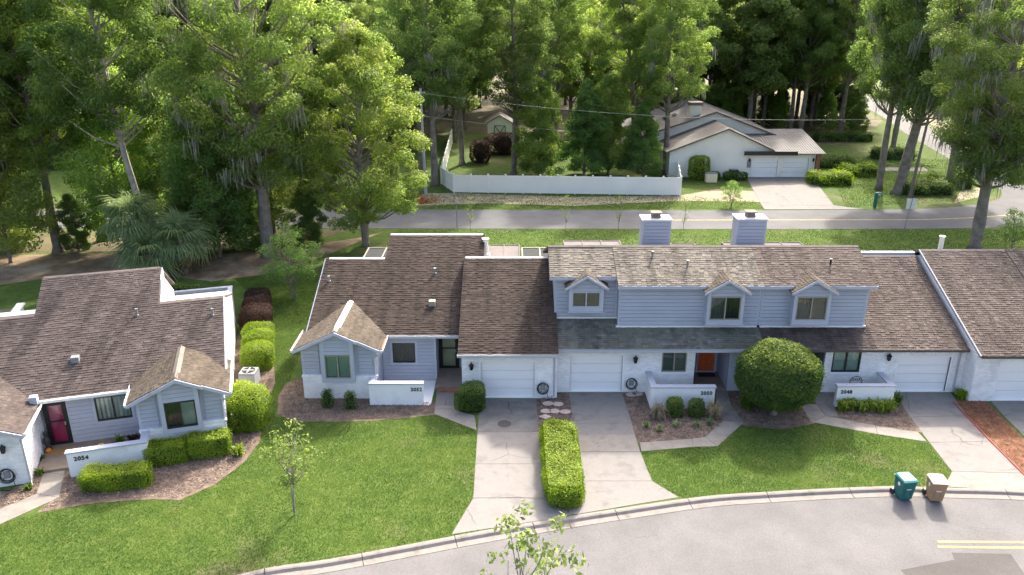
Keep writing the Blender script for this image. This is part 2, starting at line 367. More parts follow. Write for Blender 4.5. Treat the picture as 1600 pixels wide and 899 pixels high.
def wall(root, fr, u0, u1, v0, v1, holes, mat, thick=.16, name='wall'):
    us = sorted({u0, u1, *[min(max(x, u0), u1) for h in holes for x in h[:2]]}); vs = sorted({v0, v1, *[min(max(x, v0), v1) for h in holes for x in h[2:]]}); mb = MB()
    for i in range(len(us) - 1):
        for j in range(len(vs) - 1):
            cu, cv = (us[i] + us[i + 1]) / 2, (vs[j] + vs[j + 1]) / 2
            if any(h[0] < cu < h[1] and h[2] < cv < h[3] for h in holes): continue
            mb.fbox(fr, us[i], us[i + 1], vs[j], vs[j + 1], -thick, 0)
    return mb.build(name, mat, root)
def rim(mb, fr, u0, u1, v0, v1, t, w0, w1):
    mb.fbox(fr, u0, u1, v0, v0 + t, w0, w1); mb.fbox(fr, u0, u1, v1 - t, v1, w0, w1)
    mb.fbox(fr, u0, u0 + t, v0 + t, v1 - t, w0, w1); mb.fbox(fr, u1 - t, u1, v0 + t, v1 - t, w0, w1); return mb
def window(root, fr, u0, u1, v0, v1, frame, blinds, trim=None, sill=False, label=None):
    mb = rim(MB(), fr, u0, u1, v0, v1, .055, -.07, .03); c = (u0 + u1) / 2
    mb.fbox(fr, c - .03, c + .03, v0 + .055, v1 - .055, -.065, .025)
    o = mb.build('window', frame, root)
    if label: o['label'] = label
    for (a, b), bl in zip(((u0 + .055, c - .03), (c + .03, u1 - .055)), blinds):
        MB().fbox(fr, a, b, v0 + .055, v1 - .055, -.04, -.034).build('pane', M['glass'], o)
        bm = MB(); n = 7
        for k in range(n):
            x0 = a + (b - a) * k / n; x1 = a + (b - a) * (k + 1) / n; bm.fbox(fr, x0 + .004, x1, v0 + .05, v1 - .05, -.125 + .012 * (k % 2), -.112 + .012 * (k % 2))
        bm.build('blind', bl, o)
    if trim: rim(MB(), fr, u0 - .11, u1 + .11, v0 - .11, v1 + .11, .108, -.01, .045).build('trim', trim, o)
    if sill: MB().fbox(fr, u0 - .08, u1 + .08, v0 - .12, v0 - .005, 0, .07).build('sill', M['white_paint'], o)
    return o
def garage_door(root, fr, u0, u1, h, rowsn=4):
    o = rim(MB(), fr, u0 - .07, u1 + .07, -.02, h + .07, .07, -.09, .012).build('garage_door', M['door_white'], root)
    for k in range(rowsn):
        a, b = h * k / rowsn + .01, h * (k + 1) / rowsn - .01; mb = MB().fbox(fr, u0, u1, a, b, -.14, -.1)
        m_ = (a + b) / 2
        mb.fbox(fr, u0 + .05, u1 - .05, a + .04, m_ - .02, -.1, -.09); mb.fbox(fr, u0 + .05, u1 - .05, m_ + .02, b - .04, -.1, -.09)
        mb.build('door_panel', M['door_white'], o)
    return o
def lantern(root, fr, u, v):
    mb = MB(); mb.fbox(fr, u - .05, u + .05, v - .12, v + .12, 0, .03)
    c = fr.p(u, v, .16); mb.tube([fr.p(u, v - .05, .02), fr.p(u, v - .18, .1), fr.p(u, v - .13, .16)], .018, 6)
    mb.lathe((c.x, c.y, c.z), [(.03, -.14), (.075, -.11), (.1, .1), (.14, .12), (.05, .22), (.015, .30)], 8)
    o = mb.build('wall_lantern', M['black'], root)
    MB().lathe((c.x, c.y, c.z), [(.082, -.09), (.103, .085)], 8).build('lantern_glass', M['glass'], o); return o
def pipe_vent(root, x, y, z, h=.35, r=.06, mat=None, name='vent_pipe'):
    return MB().lathe((x, y, z), [(r * 1.8, -.05), (r * 1.6, .02), (r, .05), (r, h - .06), (r * 1.4, h - .05), (r * 1.4, h)], 10).build(name, mat or M['ac'], root)
def downpipe(root, pts): return MB().tube(pts, .045, 8).build('downpipe', M['gutter'], root)
def text(root, s_, fr, u, v, size, mat, name='house_number'):
    cu = bpy.data.curves.new('number_curve', 'FONT'); cu.body = s_; cu.size = size; cu.extrude = .012; cu.offset = .006; cu.space_character = 1.12
    tmp = bpy.data.objects.new('number_tmp', cu); sc.collection.objects.link(tmp)
    dg = bpy.context.evaluated_depsgraph_get(); me = bpy.data.meshes.new_from_object(tmp.evaluated_get(dg)); bpy.data.objects.remove(tmp)
    me.name = name; off = Vector(OFF.get(root.name, (0, 0, 0)))
    mt = Matrix((fr.u, fr.v, fr.n)).transposed().to_4x4(); mt.translation = fr.p(u, v, .014) - off; me.transform(mt)
    me.materials.clear(); me.materials.append(mat); o = bpy.data.objects.new(name, me); link(o, root); return o

# ------------------------------------------------------------------ setting: ground, roads, paving
HARD = []                              # polygons where no lawn grows
def smooth_curve(pts, n=6):
    out = []; P_ = [pts[0]] + list(pts) + [pts[-1]]
    for i in range(1, len(P_) - 2):
        for k in range(n):
            t = k / n; a, b, c_, d = [np.array(P_[i + j]) for j in (-1, 0, 1, 2)]
            out.append(tuple(.5 * (2 * b + (c_ - a) * t + (2 * a - 5 * b + 4 * c_ - d) * t * t + (3 * b - a - 3 * c_ + d) * t ** 3)))
    out.append(tuple(pts[-1])); return out
def sheet(name, poly, z, mat, kind='structure', hard=True, thick=.3):
    if hard: HARD.append(poly)
    o = MB().prism(WORLD, poly, z - thick, z).build(name, mat); o['kind'] = kind; return o
kpix = [(380, 896), (514, 874), (639, 851), (757, 829), (877, 809), (960, 796), (1100, 776), (1197, 769), (1306, 763), (1397, 760), (1475, 762), (1600, 766)]
kerb_out = [(-30, 11.5), (-20, 17.6), (-14, 20.6)] + [G(*p) for p in kpix] + [(26, 27.3), (34, 25.6), (45, 22)]
KO = smooth_curve(kerb_out, 5)
def offs(c, d):
    r = []
    for i in range(len(c)):
        a = np.array(c[max(i - 1, 0)]); b = np.array(c[min(i + 1, len(c) - 1)]); t = (b - a) / np.linalg.norm(b - a)
        r.append((c[i][0] + t[1] * d, c[i][1] - t[0] * d))
    return r
KI = offs(KO, .58)
ZR = -.11
sheet('ground', KO + [(60, 24), (2500, -100), (2500, 3500), (-2500, 3500), (-2500, -100), (-60, -5)], 0, M['ground'], hard=False, thick=.6)
sheet('road', [(-60, -60), (60, -60), (60, 30)] + KI[::-1] + [(-60, -8)], ZR, M['asphalt'], hard=False)
sheet('far_side_ground', [(-2500, -2500), (2500, -2500), (2500, -61), (-2500, -61)], ZR, M['ground'], hard=False)
sheet('asphalt_patch', [G(*p) for p in [(1408, 887), (1492, 871), (1488, 860), (1580, 862), (1606, 899), (1420, 899)]], ZR + .005, M['patch'], hard=False, thick=.004)
HARD.append([(-60, -60), (60, -60), (60, 22)] + KO[::-1] + [(-60, -8)])
ln = thing('road_marking', (0, 0, 0), None, None); ln['kind'] = 'structure'
for k in (0, 1):
    a, b = G(1466, 843 + 8 * k), G(1640, 844 + 9 * k)
    MB().prism(WORLD, [(a[0], a[1] - .055), (b[0], b[1] - .055), (b[0], b[1] + .055), (a[0], a[1] + .055)], ZR + .001, ZR + .006).build('yellow_line', M['yellow'], ln)
# kerb in cast lengths
kerb = thing('kerb', (0, 0, 0), None, None); kerb['kind'] = 'structure'
acc = 0; seg = [0]
for i in range(1, len(KO)):
    acc += math.dist(KO[i], KO[i - 1])
    if acc > 3.0 or i == len(KO) - 1: seg.append(i); acc = 0
prof = [(0, -.35), (0, .012), (.14, .018), (.21, .0), (.30, -.085), (.58, -.098), (.58, -.35)]
for a, b in zip(seg, seg[1:]):
    mb = MB(); n = len(prof); idx = list(range(a, b + 1)); b0 = 0
    cols = [offs(KO, d) for d, z in prof]; vs = []
    for q, i in enumerate(idx):
        for j in range(n):
            x, y = cols[j][i]
            if q in (0, len(idx) - 1):
                o_ = KO[min(i + 1, len(KO) - 1)] if q == 0 else KO[i - 1]; L = math.dist(o_, KO[i]); s_ = .012 / max(L, .02)
                x += (o_[0] - KO[i][0]) * s_; y += (o_[1] - KO[i][1]) * s_
            vs.append((x, y, prof[j][1]))
    fs = [(q * n + j, q * n + j + 1, (q + 1) * n + j + 1, (q + 1) * n + j) for q in range(len(idx) - 1) for j in range(n - 1)]
    fs += [tuple(range(n))[::-1], tuple((len(idx) - 1) * n + j for j in range(n))]
    mb.add(vs, [f[::-1] for f in fs]).build('kerb_stone', M['kerb'], kerb)
def paved(name, slabs, mats, z=.012, gap=.012):
    r = thing(name, (0, 0, 0), None, None); r['kind'] = 'structure'
    for i, s_ in enumerate(slabs):
        c_ = np.mean(s_, axis=0); q = []
        for p in s_:
            d = c_ - np.array(p); L = np.linalg.norm(d); q.append(tuple(np.array(p) + d / L * gap))
        HARD.append([tuple(p) for p in s_])
        MB().prism(WORLD, q, -.08, z + .0015 * (i % 3)).build('concrete_slab', M[mats[i % len(mats)]], r, bevel=.006)
    mb = MB()
    for s_ in slabs: mb.prism(WORLD, [tuple(p) for p in s_], -.1, .003)
    mb.build('joint_bed', M['mulch'], r)
    return r
kt = lambda px, py: G(px, py)
D52 = [(-1.62, 1.22, 35.85), (-1.62, 1.25, 32.6), (-1.6, 1.3, 29.9), (-1.58, 1.36, 27.4)]
slabs = [[(D52[i][0], D52[i][2]), (D52[i][1], D52[i][2]), (D52[i + 1][1], D52[i + 1][2]), (D52[i + 1][0], D52[i + 1][2])] for i in range(3)]
slabs.append([(-1.58, 27.4), (1.36, 27.4), (2.35, 26.3), (1.9, 26.12), (-.6, 25.5), (-2.3, 25.08)])
paved('driveway', slabs, ['concrete_dirty', 'concrete', 'concrete', 'concrete'])
e50 = [((2.92, 36.5), (5.66, 36.5)), ((2.9, 33.4), (5.72, 33.4)), ((2.95, 32.4), (5.72, 32.4)), ((2.98, 30.9), (5.74, 30.9)), ((2.95, 28.6), (5.9, 28.6))]
slabs = [[e50[i][0], e50[i][1], e50[i + 1][1], e50[i + 1][0]] for i in range(4)]
slabs.append([(2.95, 28.6), (5.9, 28.6), (6.8, 27.45), (4.9, 26.95), (2.5, 26.3), (2.2, 26.35)])
paved('driveway', slabs, ['concrete', 'concrete', 'walk', 'concrete', 'concrete'])
q48 = [[G(*p) for p in r] for r in [[(1396, 614), (1486, 614)], [(1422, 652), (1511, 650)], [(1452, 692), (1546, 690)], [(1487, 737), (1598, 740)]]]
slabs = [[q48[i][0], q48[i][1], q48[i + 1][1], q48[i + 1][0]] for i in range(3)]
slabs.append([G(1487, 737), G(1598, 740), G(1640, 767), G(1540, 764), G(1475, 761)])
paved('driveway', slabs, ['concrete', 'concrete', 'concrete', 'walk'])
q46 = [[G(*p) for p in r] for r in [[(1541, 619), (1640, 619)], [(1568, 650), (1670, 650)], [(1608, 690), (1720, 690)], [(1650, 730), (1780, 735)]]]
paved('driveway', [[q46[i][0], q46[i][1], q46[i + 1][1], q46[i + 1][0]] for i in range(3)], ['concrete'])
# front walks
paved('front_walk', [[G(*p) for p in r] for r in [
    [(683, 594), (712, 594), (710, 612), (682, 612)], [(682, 612), (710, 612), (709, 634), (680, 634)],
    [(680, 634), (709, 634), (711, 641), (742, 650), (745, 673), (678, 647)]]], ['concrete_dirty', 'concrete', 'walk'])
paved('front_walk', [[G(*p) for p in r] for r in [
    [(1087, 592), (1122, 592), (1136, 612), (1118, 612)], [(1118, 612), (1136, 612), (1143, 633), (1119, 633)], [(1119, 633), (1143, 633), (1162, 661), (1130, 658)],
    [(1130, 658), (1162, 661), (1121, 698), (1102, 683)], [(1102, 683), (1121, 698), (1083, 699), (1081, 686)], [(1081, 686), (1083, 699), (1002, 706), (999, 692)]]], ['concrete', 'concrete', 'concrete_dirty', 'walk', 'walk', 'walk'])
paved('front_walk', [[G(*p) for p in r] for r in [
    [(1262, 612), (1306, 612), (1305, 640), (1276, 632)], [(1250, 632), (1276, 632), (1290, 650), (1268, 660)],
    [(1276, 632), (1305, 640), (1310, 652), (1290, 650)], [(1268, 660), (1290, 650), (1368, 665), (1371, 679)], [(1368, 665), (1434, 675), (1449, 691), (1371, 679)]]], ['concrete', 'walk', 'concrete', 'walk', 'walk'])
paved('front_walk', [[G(*p) for p in r] for r in [
    [(80, 708), (106, 708), (100, 742), (68, 738)], [(68, 738), (100, 742), (92, 778), (57, 772)], [(57, 772), (92, 778), (0, 820), (-4, 797)], [(-4, 797), (0, 820), (-120, 875), (-130, 850)]]], ['walk'])
paved('driveway', [[G(*p) for p in r] for r in [[(-40, 770), (4, 768), (-4, 797), (-90, 830)]]], ['concrete'])
# planting beds
BEDS = []
def bed(pix, red=False, curve=False):
    poly = [G(*p) for p in pix]; BEDS.append((poly, red)); HARD.append(poly); n = len(poly); a = sum(poly[i][0] * poly[(i + 1) % n][1] - poly[(i + 1) % n][0] * poly[i][1] for i in range(n)); big = []
    for i in range(n):
        t = np.array(poly[(i + 1) % n]) - np.array(poly[i - 1]); t /= np.linalg.norm(t) + 1e-6; k = (.2 if not red else .04) * (1 if a > 0 else -1); big.append((poly[i][0] + t[1] * k, poly[i][1] - t[0] * k))
    return sheet('mulch_bed', big, .005 + .0006 * len(BEDS), M['mulch_red' if red else 'mulch'], thick=.05)
bed([(472, 618), (578, 618), (578, 628), (680, 630), (678, 646), (640, 650), (580, 655), (520, 656), (460, 656), (440, 645), (441, 620), (452, 600), (470, 590)])
bed([(838, 625), (887, 614), (905, 690), (911, 757), (893, 800), (868, 797), (852, 780), (846, 700)])
bed([(974, 612), (1018, 612), (1018, 640), (1114, 640), (1120, 630), (1130, 660), (1102, 683), (1060, 687), (998, 692)])
bed([(1140, 611), (1262, 611), (1252, 634), (1268, 660), (1220, 668), (1165, 664)])
bed([(1306, 634), (1396, 634), (1400, 616), (1434, 675), (1400, 671), (1340, 661), (1312, 652)])
bed([(1490, 627), (1538, 625), (1612, 700), (1700, 800), (1640, 780), (1600, 742)], True)
bed([(104, 740), (224, 740), (230, 715), (357, 690), (362, 620), (372, 560), (385, 470), (412, 485), (420, 520), (424, 600), (405, 640), (400, 690), (375, 722), (330, 756), (280, 778), (240, 776), (150, 782), (62, 797), (92, 778)])
bed([(80, 706), (48, 756), (8, 770), (0, 796), (57, 772), (68, 738)])
MB().tube([(*G(1489, 629), .03), (*G(1545, 688), .03), (*G(1601, 744), .03), (*G(1640, 782), .03)], .035, 6).build('bed_edging', M['red_edge'])['kind'] = 'structure'
sheet('patio_floor', [(-6.75, 38.2), (-4.0, 38.2), (-4.05, 35.2), (-7.0, 35.2)], .02, M['stucco'])
# road behind the houses and the side road that bends away
yb0, yb1 = 67.0, 73.6
bend = smooth_curve([(-70, yb0), (-20, yb0 + .1), (20, yb0 - .1), (38, yb0 + .1), (46, yb0 + 1), (54, 71.5), (58, 80), (59.8, 92), (61.2, 102), (64.8, 124), (68.5, 145), (76, 185)], 6)
inner = smooth_curve([(-70, yb1), (-20, yb1), (20, yb1 - .3), (38, yb1 + .2), (46, 76), (50.3, 80), (52.3, 87), (54.3, 98), (58, 118), (62.5, 138), (70, 185)], 6)
sheet('back_road', bend + inner[::-1], .02, M['asphalt_back'])
lm = smooth_curve([((a[0] + b[0]) / 2, (a[1] + b[1]) / 2 - .3) for a, b in zip([(14, yb0), (30, yb0), (38, yb0 + .1), (46, yb0 + 1), (55, 71)], [(14, yb1 - .2), (30, yb1), (38, yb1 + .2), (46, 76), (51, 80)])], 5)
MB().prism(WORLD, lm + offs(lm, .16)[::-1], .021, .028).build('yellow_line', M['yellow'], ln)
paved('driveway', [[(24.0, 73.6), (33.6, 73.6), (31.2, 75.2), (24.2, 75.2)], [(24.2, 75.2), (28.3, 75.2), (29.2, 87.9), (26.2, 87.9)], [(28.3, 75.2), (31.2, 75.2), (33.6, 87.9), (29.2, 87.9)]], ['concrete'], z=.035)
paved('front_walk', [[G(1368, 262), G(1444, 262), G(1452, 268), G(1368, 267)]], ['walk'])
sheet('side_yard_dirt', [G(*p) for p in [(0, 445), (0, 400), (130, 396), (330, 400), (470, 385), (560, 372), (600, 362), (520, 395), (440, 425), (330, 440), (250, 430), (130, 428)]], .01, M['litter'], hard=False, thick=.05)
sheet('woodland_floor', [(-120, 62), (-70, 60), (-24, 60.5), (-16, 64), (-14, 66.6), (-70, 66.8)], .012, M['wood_floor'], hard=False, thick=.05)
sheet('woodland_floor', [(-140, 100), (-24, 99), (-13, 104), (-9, 122), (-2, 116), (18, 108), (46, 108), (60, 130), (75, 200), (-140, 260)], .013, M['wood_floor'], hard=False, thick=.05)
sheet('sandy_verge', [G(*p) for p in [(640, 322), (660, 303), (705, 302), (900, 308), (1062, 306), (1120, 296), (1190, 300), (1198, 316), (1060, 314), (900, 322), (760, 318)]], .011, M['sand'], hard=False, thick=.05)
sheet('sandy_verge', [(60.6, 90), (64, 89), (66, 102), (69, 124), (73, 146), (69.5, 146), (65.6, 124), (62, 102)], .0105, M['sand'], hard=False, thick=.05)
sheet('sandy_verge', [G(*p) for p in [(1490, 318), (1530, 308), (1545, 299), (1535, 292), (1500, 300)]], .011, M['sand'], hard=False, thick=.05)

# ------------------------------------------------------------------ houses
PM = .4167
def hyp(dy, m): return dy * math.sqrt(1 + m * m)
def trimline(root, pts, r, mat, name): return MB().tube(pts, r, 6).build(name, mat, root)
def gutter_front(root, x0, x1, y, z, mat=None):
    fr = face_front(0, y, z); mb = MB(); mb.fbox(fr, x0, x1, -.13, .0, -.02, .0); mb.fbox(fr, x0, x1, -.13, -.115, 0, .11); mb.fbox(fr, x0, x1, -.115, -.01, .1, .115); mb.fbox(fr, x0, x0 + .02, -.115, -.01, 0, .1); mb.fbox(fr, x1 - .02, x1, -.115, -.01, 0, .1)
    return mb.build('gutter', mat or M['gutter'], root)
def gable_roof(root, xc, hw, y0, y1, zr, m, mat, cap=None, names=('roof', 'roof')):
    L = hyp(hw, m); ze = zr - hw * m
    roof(root, slope_left(xc - hw, y1, ze, m), [(0, 0), (y1 - y0, 0), (y1 - y0, L), (0, L)], mat, .1)
    roof(root, slope_right(xc + hw, y0, ze, m), [(0, 0), (y1 - y0, 0), (y1 - y0, L), (0, L)], mat, .1)
    if cap: MB().prism(face_front(xc, y0 - .02, zr), [(-.16, -.055), (0, .045), (.16, -.055), (.16, -.03), (0, .075), (-.16, -.03)], -(y1 - y0), 0).build('ridge_cap', cap, root)
def barge(root, xc, hw, y, zr, m, mat, w_=.16):
    fr = face_front(xc, y, zr)
    MB().prism(fr, [(-hw, -hw * m), (0, 0), (hw, -hw * m), (hw, -hw * m - w_), (0, -w_ * 1.05), (-hw, -hw * m - w_)], 0, .05).build('fascia', mat, root)
def bay(root, x0, x1, yf, yb, blinds, frame, capmat, zr=3.78, ledge=1.2, rusty_right=False, ridge_back=42.0):
    xc = (x0 + x1) / 2; hw = (x1 - x0) / 2 + .32; m = .47; ze = zr - hw * m
    zt = zr - (x1 - x0) / 2 * m - .12
    body = MB(); body.prism(face_front(0, yf + .15, 0), [(x0 + .02, 0), (x1 - .02, 0), (x1 - .02, zt), (xc, zr - .15), (x0 + .02, zt)], -(yb - yf), 0)
    wl = body.build('wall', M['blue'], root)
    b = wall(root, face_front(0, yf, 0), x0, x1, -.1, ledge, [], M['white_paint'], .14, 'brick_base'); bricks(b, face_front(0, yf, 0), [(x0, 0), (x1, 0), (x1, ledge - .12), (x0, ledge - .12)])
    mb = MB(); u = x0 - .03
    while u < x1 + .02: mb.box(u, u + .068, yf - .05, yf + .14, ledge, ledge + .09); u += .078
    mb.build('soldier_course', M['white_paint'], b, kind='stuff')
    fs = face_front(0, yf + .15, 0); bw = .98
    siding(wl, fs, [(x0 + .1, ledge), (xc - bw, ledge), (xc - bw, zr - bw * m - .2), (x0 + .1, zt - .02)]); siding(wl, fs, [(xc + bw, ledge), (x1 - .1, ledge), (x1 - .1, zt - .02), (xc + bw, zr - bw * m - .2)])
    for x in (x0, x1): MB().box(x - (.0 if x == x0 else .1), x + (.1 if x == x0 else 0), yf + .1, yf + .2, ledge + .09, zt).build('corner_board', M['trim'], wl)
    fsr = face_right(x1 - .02, yf + .15, 0); siding(wl, fsr, [(0, ledge), (yb - yf - .2, ledge), (yb - yf - .2, zt), (0, zt)])
    fsl = face_left(x0 + .02, yb, 0); siding(wl, fsl, [(.2, 0), (yb - yf - .15, 0), (yb - yf - .15, zt), (.2, zt)])
    # window box with its own small gable
    yw = yf - .22; zt2 = zr - .48
    bx = MB().prism(face_front(0, yf + .15, 0), [(xc - .82, 1.0), (xc + .82, 1.0), (xc + .82, zt2), (xc, zr - .1), (xc - .82, zt2)], 0, .2).build('window_box', M['trim'], root)
    fw = face_front(0, yw, 0)
    mbw = MB()
    mbw.fbox(fw, xc - .82, xc - .64, 1.0, zt2, -.17, 0); mbw.fbox(fw, xc + .64, xc + .82, 1.0, zt2, -.17, 0); mbw.fbox(fw, xc - .64, xc + .64, 1.0, 1.22, -.17, 0)
    mbw.build('window_surround', M['trim'], bx)
    fup = face_front(0, yw + .05, 0); MB().prism(fup, [(xc - .64, 2.48), (xc + .64, 2.48), (xc + .64, zt2), (xc, zr - .14), (xc - .64, zt2)], -.12, 0).build('gable_board', M['blue'], bx)
    siding(bx, fup, [(xc - .64, 2.5), (xc + .64, 2.5), (xc + .64, zt2), (xc, zr - .16), (xc - .64, zt2)])
    window(root, face_front(0, yw + .04, 0), xc - .64, xc + .64, 1.22, 2.48, frame, blinds)
    gable_roof(root, xc, hw, yf - .22, ridge_back - 2.2, zr, m, M['sh_tan'], capmat)
    gable_roof(root, xc, 1.02, yw - .18, yf + .3, zr + .045, m, M['sh_tan'])
    barge(root, xc, hw, yf - .23, zr - .02, m, M['trim']); barge(root, xc, 1.02, yw - .19, zr + .03, m, M['trim'])
    for sx, xe in ((-1, xc - hw), (1, xc + hw)):
        mb = MB(); L = 2.6; y0 = yf - .24; xo = xe + sx * .11; xa, xb = sorted((xe, xo))
        mb.box(xa, xb, y0, y0 + L, ze - .1, ze - .085); mb.box(min(xo, xo - sx * .015), max(xo, xo - sx * .015), y0, y0 + L, ze - .085, ze + .01); mb.box(xa, xb, y0, y0 + .015, ze - .085, ze + .01)
        mb.build('gutter', M['trim_white'], root)
        if sx == 1 and rusty_right: MB().box(xa + .01, xb - .02, y0 + .3, y0 + L * .6, ze - .08, ze - .02).build('gutter_leaves', M['rust'], root)
    xr = x1 - .05
    downpipe(root, [(xc + hw + .05, yf - .16, ze - .1), (xc + hw + .02, yf - .14, ze - .25), (xr, yf + .04, ze - .5), (xr, yf + .04, .1)])
def courtyard(name, label, x0, x1, yf, yb, ret, number, nu, h=1.14, root=None, rz=0, loc=None, nsz=.26):
    r = thing(name, loc or ((x0 + x1) / 2, yf, 0), label, 'wall', 'low courtyard walls with house numbers', rz, world=loc is None)
    t = .22; mb = MB(); fr = face_front(0, yf, 0)
    mb.fbox(fr, x0, x1, -.05, h, -t, 0)
    xr0, xr1 = (x0, x0 + t) if ret == 'L' else (x1 - t, x1)
    mb.box(xr0, xr1, yf + t, yb, -.05, h); mb.build('wall_body', M['stucco'], r)
    c_ = MB(); c_.box(x0 - .05, x1 + .05, yf - .05, yf + t + .05, h, h + .07); c_.box(xr0 - .05, xr1 + .05, yf + t + .05, yb, h, h + .07); c_.build('wall_cap', M['trim'], r, bevel=.01)
    text(r, number, fr, nu, h - .36, nsz, M['black']); return r
def dormer(root, xc, hw, yf, z0, zt, rise, yb, blinds, frame, mat):
    zr = zt + rise; m = (rise + .04) / (hw + .0); fr = face_front(0, yf, 0)
    b = MB().prism(face_front(0, yf + .17, 0), [(xc - hw, z0), (xc + hw, z0), (xc + hw, zt), (xc, zr), (xc - hw, zt)], -(yb - yf), 0).build('dormer', M['trim'], root)
    mb = MB(); t = .16; mb.fbox(fr, xc - hw, xc - hw + t, z0, zt, -.17, 0); mb.fbox(fr, xc + hw - t, xc + hw, z0, zt, -.17, 0); mb.fbox(fr, xc - hw + t, xc + hw - t, z0, z0 + .22, -.17, 0)
    mb.fbox(fr, xc - hw - .05, xc + hw + .05, z0 - .06, z0, -.17, .05); mb.build('dormer_trim', M['trim'], b)
    wt = zt - .38
    f2 = face_front(0, yf + .06, 0); rl = lambda q: zr + .0 - q * m; poly = [(xc - hw, wt), (xc + hw, wt), (xc + hw, rl(hw)), (xc, rl(0)), (xc - hw, rl(hw))]
    MB().prism(f2, poly, -.1, 0).build('gable_board', M['blue'], b); siding(b, f2, poly)
    window(root, face_front(0, yf + .05, 0), xc - hw + t, xc + hw - t, z0 + .22, wt, frame, blinds)
    ov = hw + .22; gable_roof(root, xc, ov, yf - .22, yb, zr + .1, m, mat)
    barge(root, xc, ov, yf - .23, zr + .08, m, M['trim'], .13)
def front_door(root, fr, u0, u1, h, leafmat, style):
    fr = Fr(fr.p(0, 0, .12), fr.u, fr.v)
    o = rim(MB(), fr, u0 - .09, u1 + .09, -.0, h + .09, .09, -.1, .02).build('door', M['black'] if style == 'storm' else M['trim'], root)
    if style == 'storm':
        rim(MB(), fr, u0, u1, .0, h, .11, -.05, -.01).build('storm_frame', M['black'], o); MB().fbox(fr, u0 + .11, u1 - .11, .11, h - .11, -.035, -.03).build('pane', M['glass'], o)
        MB().fbox(fr, u0, u1, 0, h, -.1, -.07).build('door_leaf', leafmat, o); MB().fbox(fr, u0 + .11, u1 - .11, h * .55, h * .55 + .06, -.05, -.012).build('cross_bar', M['black'], o)
    else:
        l = MB().fbox(fr, u0, u1, 0, h, -.09, -.05); c = (u0 + u1) / 2
        for a, b in ((.15, .75), (.9, 1.5)):
            for x in (u0 + .1, c + .04): l.fbox(fr, x, x + (u1 - u0) / 2 - .14, a, b, -.05, -.035)
        l.build('door_leaf', leafmat, o); MB().fbox(fr, c - .13, c + .13, h - .38, h - .12, -.05, -.03).build('door_light', M['dark'], o)
    MB().fbox(fr, u1 - .1, u1 - .05, .95, 1.1, -.05, .05).build('handle', M['beige_frame'], o); return o
def mat_on_floor(x0, x1, y0, y1, z, label, m):
    o = MB().box(x0, x1, y0, y1, z, z + .02).build('door_mat', m, loc=((x0 + x1) / 2, y0, z), bevel=.006); return tag(o, label, 'door mat')
def body(root, x0, x1, yf, yr, yb, ze, zr, mat=None, name='wall', zb=None, z0=0):
    return MB().prism(Fr((x0, 0, 0), (0, 1, 0), (0, 0, 1)), [(yf, z0), (yb, z0), (yb, zb or ze), (yr, zr - .16), (yf, ze)], 0, x1 - x0).build(name, mat or M['blue'], root)
def back_slope(root, x0, x1, yr, zr, yb, zb):
    MB().prism(Fr((x0, 0, 0), (0, 1, 0), (0, 0, 1)), [(yr, zr - .12), (yr, zr), (yb, zb), (yb, zb - .12)], 0, x1 - x0).build('roof', M['deck'], root)
def ridge(root, x0, x1, y, z, mat): MB().prism(face_right(x0, y, z), [(-.13, -.06), (-.13, -.03), (0, .035), (.13, -.03), (.13, -.06), (0, .0)], 0, x1 - x0).build('ridge_cap', mat, root)

# ---- 2052
h52 = thing('townhouse', (-4, 37, 0), 'blue-grey end townhouse with dark brown roof beside the side lawn', 'house', 'row of attached townhouses')
e0y, e0z = 37.55, 2.75; rz1, rz2 = 43.2, 45.2
zz = lambda y: e0z + PM * (y - e0y)
body(h52, -10.45, -4.1, 38.05, rz1, 49, 2.85, zz(rz1), M['blue']); body(h52, -4.1, -2.5, 39.4, rz1, 49, 3.3, zz(rz1), M['blue']); body(h52, -7.1, -1.7, 42.5, rz2, 49.5, 4.6, zz(rz2), M['blue'], zb=3.6)
fr = slope_front(0, e0y, e0z, PM)
roof(h52, fr, [(-10.6, -.0), (-2.4, -.0), (-2.4, hyp(rz2 - e0y, PM)), (-7.2, hyp(rz2 - e0y, PM)), (-7.2, hyp(rz1 - e0y, PM)), (-10.6, hyp(rz1 - e0y, PM))], M['sh_brown'])
fr2 = slope_front(0, 42.6, zz(42.6), PM); roof(h52, fr2, [(-2.4, 0), (-1.6, 0), (-1.6, hyp(rz2 - 42.6, PM)), (-2.4, hyp(rz2 - 42.6, PM))], M['sh_brown'])
ridge(h52, -10.4, -7.25, rz1, zz(rz1), M['ridge_white']); ridge(h52, -7.15, -1.7, rz2, zz(rz2), M['ridge_white'])
back_slope(h52, -10.6, -7.2, rz1, zz(rz1), 49.2, 3.0); back_slope(h52, -7.2, -1.6, rz2, zz(rz2), 49.7, 3.9)
trimline(h52, [(-10.62, e0y - .02, e0z - .08), (-10.62, rz1, zz(rz1) - .08)], .06, M['trim'], 'rake_board')
fw = face_front(0, 37.9, 0); hole = [(-6.24, -5.06, 1.06, 2.2)]
wl = wall(h52, fw, -6.9, -3.96, -.1, 2.72, hole, M['blue'], .14, 'front_wall'); siding(wl, fw, [(-6.75, .08), (-4.06, .08), (-4.06, 2.7), (-6.75, 2.7)], [(-6.35, -4.95, .95, 2.31)])
MB().box(-4.06, -3.96, 37.86, 38.0, 0, 2.7).build('corner_board', M['trim'], wl)
window(h52, fw, *hole[0], M['bronze'], (M['blind_dark'], M['blind_dark']), M['trim'])
MB().box(-4.1, -3.96, 38.0, 39.3, 0, 2.7).build('porch_side', M['blue'], h52); MB().box(-4.1, -2.4, 39.25, 39.4, 0, 2.9).build('porch_back', M['trim'], h52)
